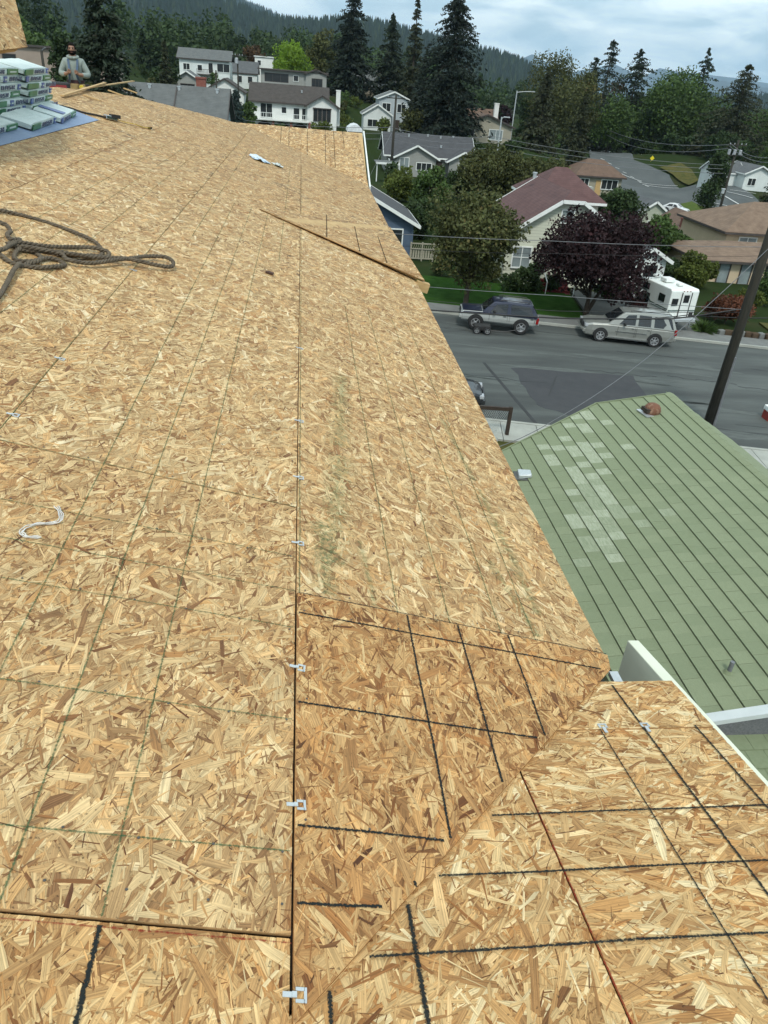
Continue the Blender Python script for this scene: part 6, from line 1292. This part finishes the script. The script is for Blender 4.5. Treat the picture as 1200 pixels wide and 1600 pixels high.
tb = at(94, 136, 19.0); tl = tag(empty('tool_bag', (tb.x, 19.0, FZ)), 'red and black tool bag between the shingle stack and the roofer', 'bag'); MB().box((0, 0, .55), (.36, .34, 1.0)).build('bag_body', M_BLACK, tl, bevel=.04); MB().box((.02, -.21, .85), (.34, .03, .3)).build('pocket', mat('bag_red', (.22, .02, .025), None, 5, .7), tl)

# ------------------------------------------------------------------ trees and shrubs
def dtree(name, label, u, Y, vt, wpx, leaf, lsize, n, seed, clear=.22, **k):
    b_ = onground(u, Y) if Y > 58 else Vector((at(u, 480, Y).x, Y, 0)); b_.z = tz(b_.x, b_.y); h = span(u, vt, b_); w = wpx / pxm(b_ + Vector((0, 0, h * .6)))
    return decid(name, label, b_, h, w, leaf, lsize, n, seed=seed, clear=clear, **k)
def ctree(name, label, u, Y, vt, wpx, leaf, seed, **k):
    b_ = onground(u, Y); h = span(u, vt, b_); w = wpx / pxm(b_ + Vector((0, 0, h * .4)))
    return conifer(name, label, b_, h, w / 2, leaf, seed=seed, **k)
b_ = tp(727, 477); decid('street_tree', 'bronze-green street tree with dense round crown on the lawn', b_, span(735, 283, b_), 5.9, 'olive', .20, 17000, .34, .17, 44, 1)
b_ = tp(914, 492); decid('red_maple', 'dark maroon maple with twin trunks beside the red steps', b_, span(905, 328, b_), 10.2, 'maroon', .19, 24000, .30, .20, 58, 2)
MB().tube([(0, 0, 0), (.45, .1, .9), (.9, .1, 1.9)], [.16, .13, .1], 7).build('stem', M_BARK, bpy.data.objects['red_maple'])
dtree('leafy_tree', 'light green tree between the blue house and the grey house', 622, 84, 262, 62, 'yellow', .26, 5000, 3, .05); dtree('leafy_tree', 'mid green tree beside the blue house gable', 672, 76, 258, 62, 'green', .26, 6000, 4, .08)
dtree('dark_shrub_tree', 'dark green tree behind the blue house corner', 655, 68, 300, 58, 'dark', .22, 6000, 5, .05)
dtree('broad_tree', 'broad olive tree spreading in front of the tan house', 762, 86, 225, 125, 'olive', .28, 13000, 6, .08, lobes=34); dtree('broad_tree', 'broad yellow-green tree left of the brown hip roof', 838, 84, 238, 90, 'olive', .28, 9000, 7, .08, lobes=26)
dtree('leafy_tree', 'small green tree below the grey house gable', 716, 90, 262, 46, 'dark', .26, 4000, 8, .08)
dtree('garden_tree', 'dark green garden tree right of the maroon roof', 962, 72, 290, 70, 'dark', .24, 6500, 9, .1); dtree('weeping_tree', 'grey-green weeping tree behind the red maple', 1016, 66, 338, 88, 'green', .24, 9000, 10, .1, shape='drop', lobes=28)
dtree('garden_tree', 'small green tree in front of the umber roof', 1054, 68, 368, 56, 'green', .22, 5000, 11, .1)
dtree('yellow_tree', 'yellow-green garden tree behind the white camper', 1072, 57, 395, 74, 'yellow', .2, 8000, 12, .08, lobes=26)
dtree('yellow_tree', 'dark green bush tree close behind the camper roof', 1042, 59, 402, 60, 'dark', .2, 5000, 13, .05)
dtree('teardrop_tree', 'dark teardrop-shaped tree on the grass verge', 1098, 116, 222, 56, 'dark', .3, 7000, 14, .16, shape='cone', lobes=30, limbs=4)
ctree('dark_conifer', 'dark conifer at the right frame edge above the peach house', 1190, 92, 235, 80, 'cedar', 15, nb=240, lsize=.4)
# shrubs in the gardens
GS = 'garden shrubs'
def shrub(label, u, v, h, w, leaf, n, seed, ls=.16, name='garden_shrub'):
    b_ = tp(u, v); return decid(name, label, b_, h, w, leaf, ls, n, .06, .02, 12, seed, cat='shrub', group=GS, limbs=3)
shrub('red-brown shrub below the peach house windows', 1132, 505, 2.6, 3.0, 'redb', 4200, 31); shrub('dark shrub in front of the cream house window', 800, 455, 1.8, 2.6, 'dark', 2600, 32); shrub('dark shrub right of the cream house window', 835, 455, 1.9, 2.6, 'dark', 2600, 33)
shrub('low dark shrub left of the red steps', 858, 456, 1.3, 1.6, 'dark', 1500, 34); shrub('green shrub at the right edge below the peach house', 1192, 478, 2.6, 2.6, 'green', 2800, 35); shrub('olive shrub behind the tall utility pole', 1168, 488, 1.8, 2.6, 'yellow', 2200, 36); shrub('low red-brown shrub beside the driveway', 1108, 498, 1.2, 1.8, 'redb', 1400, 37)
shrub('dark shrub beside the dark red maple trunk', 950, 470, 1.6, 2.4, 'dark', 2200, 38); shrub('clipped hedge bush beneath the street tree', 690, 430, 1.3, 2.0, 'dark', 1600, 39); shrub('dark bush behind the street tree', 760, 440, 1.8, 2.6, 'olive', 2200, 40)
b_ = tp(1098, 520); yu = tag(empty('spiky_plant', b_), 'spiky pale green clump at the driveway edge', 'plant', GS); V = []; rs = np.random.RandomState(5)
for k in range(260):
    a = rs.rand() * 6.28; e = rs.uniform(.3, 1.35); L_ = rs.uniform(.7, 1.2); d = np.array([math.cos(a) * math.cos(e), math.sin(a) * math.cos(e), math.sin(e)]); s_ = np.cross(d, [0, 0, 1.]); s_ /= np.linalg.norm(s_); V += [s_ * .03, d * L_ * .6 + s_ * .035, d * L_ - np.array([0, 0, .15 * L_]), -s_ * .03]
link('leaves', quads_mesh('leaves', np.array(V), LF['green'], rs.rand(260), 4), None, yu)
# low stone wall edging the right-hand garden
wl = tag(empty('rock_wall', st(19.5, 10.05)), 'low rough rock edging along the footway at the right', 'wall'); 
for k in range(26):
    q = st(17.4 + k * .42, 10.15 + random.uniform(-.05, .05), .2) - st(19.5, 10.05); MB().box(tuple(q), (random.uniform(.36, .46), random.uniform(.3, .4), random.uniform(.3, .5)), random.uniform(-.2, .2)).build('rock', M_SOIL if k % 3 else MATS['old_concrete'], wl, bevel=.06)
# conifers and big trees beyond
ctree('tall_fir', 'tall dark fir with layered branches above the roofer', 190, 62, -40, 210, 'fir', 21, nb=420, per=40, lsize=.42, ragged=.35, bare=.03)
ctree('small_fir', 'small dark fir left of the white hill house', 264, 150, 64, 36, 'cedar', 22, nb=150, lsize=.5)
dtree('dark_tree', 'dark evergreen directly behind the roofer', 122, 95, 34, 66, 'dark', .38, 7000, 23, .05, lobes=26); dtree('dark_tree', 'dark green tree above the beige building', 62, 135, 58, 90, 'green', .5, 6000, 24, .05); dtree('dark_tree', 'dark bush at the left edge beyond the bundles', 4, 70, 82, 62, 'dark', .28, 5000, 25, .05)
dtree('dark_tree', 'olive bush just right of the roofer', 160, 80, 96, 50, 'olive', .28, 3500, 26, .05)
dtree('yellow_hill_tree', 'yellow-green tree at the top of the left edge below the forest', 40, 210, 22, 70, 'green', .7, 4000, 27, .1)
dtree('lime_tree', 'bright lime green round tree above the grey houses', 457, 205, 61, 64, 'lime', .42, 9000, 28, .12, lobes=34, shape='cone' if False else 'round')
dtree('rust_tree', 'rust-tinged round tree left of the lime tree', 400, 235, 62, 48, 'rust', .6, 4500, 29, .1); dtree('golden_tree', 'olive gold tree between the lime tree and the tall conifer', 502, 225, 38, 54, 'olive', .55, 5500, 30, .1)
ctree('tall_conifer', 'tall black-green conifer standing right of the gold tree', 546, 200, -14, 84, 'firb', 41, nb=330, per=30, lsize=.75, pw=.55, droop=.45); ctree('tall_conifer', 'shorter ragged conifer left of the thin spire', 606, 205, 22, 70, 'fir', 42, nb=260, lsize=.75, ragged=.4); ctree('spire_conifer', 'very thin spire conifer reaching the top of the picture', 640, 195, -6, 36, 'cedar', 43, nb=300, lsize=.55, pw=.6)
ctree('giant_conifer', 'giant black-green conifer in the centre of the skyline', 694, 150, -6, 130, 'firb', 44, nb=460, per=40, lsize=.62, pw=.5, ragged=.35, droop=.45); ctree('dark_conifer', 'dark conifer close behind the white two-storey house', 655, 175, 88, 46, 'firb', 45, nb=200, lsize=.6)
dtree('garden_tree', 'yellowish shrub tree beside the narrow white house', 640, 150, 168, 40, 'olive', .4, 2500, 46, .05); dtree('garden_tree', 'green shrub tree over the arched house wing', 500, 138, 184, 36, 'yellow', .35, 2600, 47, .05); dtree('garden_tree', 'yellow bush before the narrow white house', 598, 150, 182, 22, 'yellow', .35, 1400, 48, .05)
dtree('olive_backdrop_tree', 'olive tree filling the gap behind the shingled house', 622, 225, 96, 50, 'olive', .6, 3500, 49, .05)
ctree('blue_spruce', 'grey-blue spruce between the grey roof and the arched house', 370, 105, 142, 44, 'spruce', 50, nb=200, per=30, lsize=.35, pw=.6); dtree('garden_tree', 'green tree beside the blue spruce', 390, 125, 146, 28, 'green', .35, 2000, 51, .05)
# right-hand wood
dtree('thin_tree', 'thin-crowned brownish tree right of the street lamp', 852, 190, 68, 100, 'olive', .42, 9000, 152, .12, lobes=34, tone_hi=.8); ctree('brown_conifer', 'brownish drooping cedar in front of the thin-crowned tree', 838, 150, 108, 70, 'cedar', 53, nb=260, lsize=.55, droop=.6); ctree('dark_conifer', 'dark cedar leaning over the brown hip roof', 890, 122, 146, 62, 'cedar', 54, nb=300, per=30, lsize=.42, droop=.5)
ctree('tall_conifer', 'dark conifer with a leaning top above the far road', 926, 215, 58, 150, 'fir', 55, nb=220, lsize=.7, ragged=.4); ctree('tall_conifer', 'ragged conifer right of the leaning one', 968, 225, 74, 160, 'fir', 56, nb=260, lsize=.8, ragged=.45); dtree('brown_tree', 'bare-looking brown tree between the two ragged conifers', 945, 230, 96, 48, 'rust', .5, 2600, 57, .15, tone_hi=.6)
dtree('wood_tree', 'large green broadleaf tree right of the far road', 1030, 215, 104, 130, 'green', .6, 13000, 58, .06, lobes=40); dtree('wood_tree', 'darker broadleaf tree beside the far road bend', 985, 225, 140, 70, 'dark', .6, 5000, 59, .05); dtree('wood_tree', 'green tree below the feathery conifer top', 1086, 215, 140, 76, 'green', .6, 6000, 60, .05)
ctree('tall_conifer', 'dark conifer between the thin-crowned tree and the leaning conifer', 905, 225, 88, 110, 'fir', 85, nb=260, lsize=.75, ragged=.4); ctree('feathery_conifer', 'conifer with a feathery top above the green wood', 1066, 225, 72, 110, 'fir', 61, nb=130, lsize=.9, ragged=.5); ctree('dark_conifer', 'ragged dark conifer near the right edge of the skyline', 1132, 190, 98, 130, 'cedar', 62, nb=300, per=30, lsize=.7, ragged=.45, pw=.65)
dtree('wood_tree', 'green tree at the far right below the mountains', 1180, 205, 168, 80, 'green', .6, 6000, 63, .05); dtree('wood_tree', 'dark undergrowth tree above the dry bank', 1062, 195, 205, 90, 'dark', .5, 6000, 64, .04); dtree('wood_tree', 'dark undergrowth tree behind the white far house', 1130, 180, 205, 90, 'dark', .5, 6000, 65, .04); dtree('wood_tree', 'green tree right of the white far house', 1205, 160, 205, 60, 'green', .45, 4500, 66, .05)
dtree('wood_tree', 'brownish broadleaf tree between the thin tree and the leaning conifer', 888, 205, 100, 80, 'olive', .5, 7000, 80, .05, lobes=30); dtree('wood_tree', 'olive broadleaf tree right of the ragged conifer', 1000, 230, 128, 70, 'olive', .55, 6500, 81, .05, lobes=28)
dtree('wood_tree', 'green broadleaf tree at the foot of the skyline conifers', 946, 205, 142, 80, 'green', .5, 7000, 82, .05, lobes=28); dtree('wood_tree', 'dark tree left of the ragged right-hand conifer', 1108, 205, 165, 70, 'dark', .5, 6000, 83, .05); dtree('wood_tree', 'green tree right of the ragged right-hand conifer', 1168, 200, 168, 84, 'green', .5, 6500, 84, .05)
dtree('wood_tree', 'low dark hedge tree behind the yellow warning sign', 1012, 205, 222, 60, 'dark', .5, 4000, 86, .03); dtree('wood_tree', 'low green hedge tree above the dry bank', 1042, 200, 228, 60, 'green', .5, 4000, 87, .03); dtree('wood_tree', 'dark tree left of the far road', 905, 210, 150, 50, 'dark', .5, 4500, 67, .05); dtree('wood_tree', 'dark tree behind the brown cedar', 822, 205, 128, 40, 'dark', .5, 3500, 68, .05)
dtree('distant_tree', 'distant green tree left of the street lamp', 735, 260, 150, 44, 'dark', .7, 2600, 69, .04); dtree('distant_tree', 'distant maroon tree beside the street lamp', 783, 265, 152, 30, 'maroon', .7, 2000, 70, .04)
dtree('hedge_tree', 'clipped dark hedge behind the grey house', 735, 132, 217, 70, 'dark', .4, 4000, 71, .02); dtree('hedge_tree', 'dark hedge tree right of the tan house', 800, 140, 216, 44, 'dark', .4, 3000, 72, .02)
dtree('hill_tree', 'dark bush left of the grey cottage', 262, 165, 100, 40, 'dark', .5, 2600, 73, .03); dtree('hill_tree', 'dark bush between the hill houses', 240, 140, 118, 40, 'olive', .45, 2600, 74, .03)

rs = np.random.RandomState(31); kk = 0
GB = 'small bushes between the houses'
while kk < 56:
    u, Y = rs.uniform(330, 900), rs.uniform(92, 250)
    if kk % 4 == 0: u, Y = rs.uniform(215, 330), rs.uniform(100, 240)
    if kk % 7 == 3: u, Y = rs.uniform(900, 1000), rs.uniform(66, 110)
    bp_ = onground(u, Y); bad = any(o.get('category') in ('house', 'garage', 'shed', 'canopy', 'carport') and o.name != 'house_being_roofed' and abs(o.location.x - bp_.x) < 8.5 and -3.5 < bp_.y - o.location.y < 11 for o in C.objects if o.parent is None and o.type == 'EMPTY')
    kk += 1
    if bad: continue
    hs_ = [o for o in C.objects if o.parent is None and o.get('group') == 'houses of the town' and 'label' in o]; near_ = min(hs_, key=lambda o: (o.location - bp_).length); dx_, dy_ = bp_.x - near_.location.x, bp_.y - near_.location.y
    side_ = ('left of' if dx_ < 0 else 'right of') if abs(dx_) > abs(dy_) else ('behind' if dy_ > 0 else 'in front of')
    lab_ = '%s %s bush %s the %s' % (['small', 'rounded', 'low'][kk % 3], ['dark green', 'olive', 'mid green', 'yellow-green', 'dark'][kk % 5], side_, near_.name.split('.')[0].replace('_', ' '))
    if any(o.get('label') == lab_ for o in C.objects): continue
    decid('garden_bush', lab_, bp_, rs.uniform(1.6, 4.2), rs.uniform(2.2, 5), ['dark', 'olive', 'green', 'yellow', 'dark'][kk % 5], .32, 700, .08, .03, 9, 200 + kk, cat='bush', group=GB, limbs=2)
rs = np.random.RandomState(77); PP = []; TT_ = []
for k in range(420):                           # woodland filling the valley floor behind the houses
    u = rs.uniform(-120, 1330); Y = 255 * math.exp(rs.rand() * 1.35); d_ = ray(u, 130); x_ = d_[0] / d_[1] * Y; z_ = tz(x_, Y); h_ = rs.uniform(7, 17); w_ = h_ * rs.uniform(.3, .5); n_ = 380
    if abs(u - 925) < 30 and Y < 330: continue
    q = rs.normal(size=(n_, 3)); q /= np.linalg.norm(q, axis=1)[:, None]; q *= rs.uniform(.5, 1, (n_, 1)); con = rs.rand() < .4; hz_ = .5 + .5 * q[:, 2]
    sc3 = (1 - .85 * hz_) * 1.3 if con else 1.0 + 0 * hz_
    PP.append(np.stack([x_ + q[:, 0] * w_ * sc3, Y + q[:, 1] * w_ * sc3, z_ + .6 + hz_ * h_], 1)); TT_.append(np.clip(rs.rand() * .6 + .4 * rs.rand(n_), 0, 1))
me = rand_quads(np.concatenate(PP), 1.15, rs, np.concatenate(TT_), name='valley_wood', m=LF['dark']); tag(link('valley_wood', me), 'dark mixed woodland filling the valley behind the houses', 'woodland', kind='stuff')

# ------------------------------------------------------------------ air
b = MB().box((0, 5500, 412), (36000, 26000, 976)); hz = b.build('haze', None); hm = bpy.data.materials.new('haze_air'); hm.use_nodes = True; t = hm.node_tree; t.nodes.clear()
o_ = t.nodes.new('ShaderNodeOutputMaterial'); pv = t.nodes.new('ShaderNodeVolumePrincipled'); pv.inputs['Color'].default_value = (.55, .78, 1.0, 1); pv.inputs['Density'].default_value = 6.0e-5; pv.inputs['Anisotropy'].default_value = 0.2
t.links.new(pv.outputs[0], o_.inputs['Volume']); hz.data.materials.append(hm); tag(hz, 'thin bluish air over the town and hills', 'haze', kind='stuff')
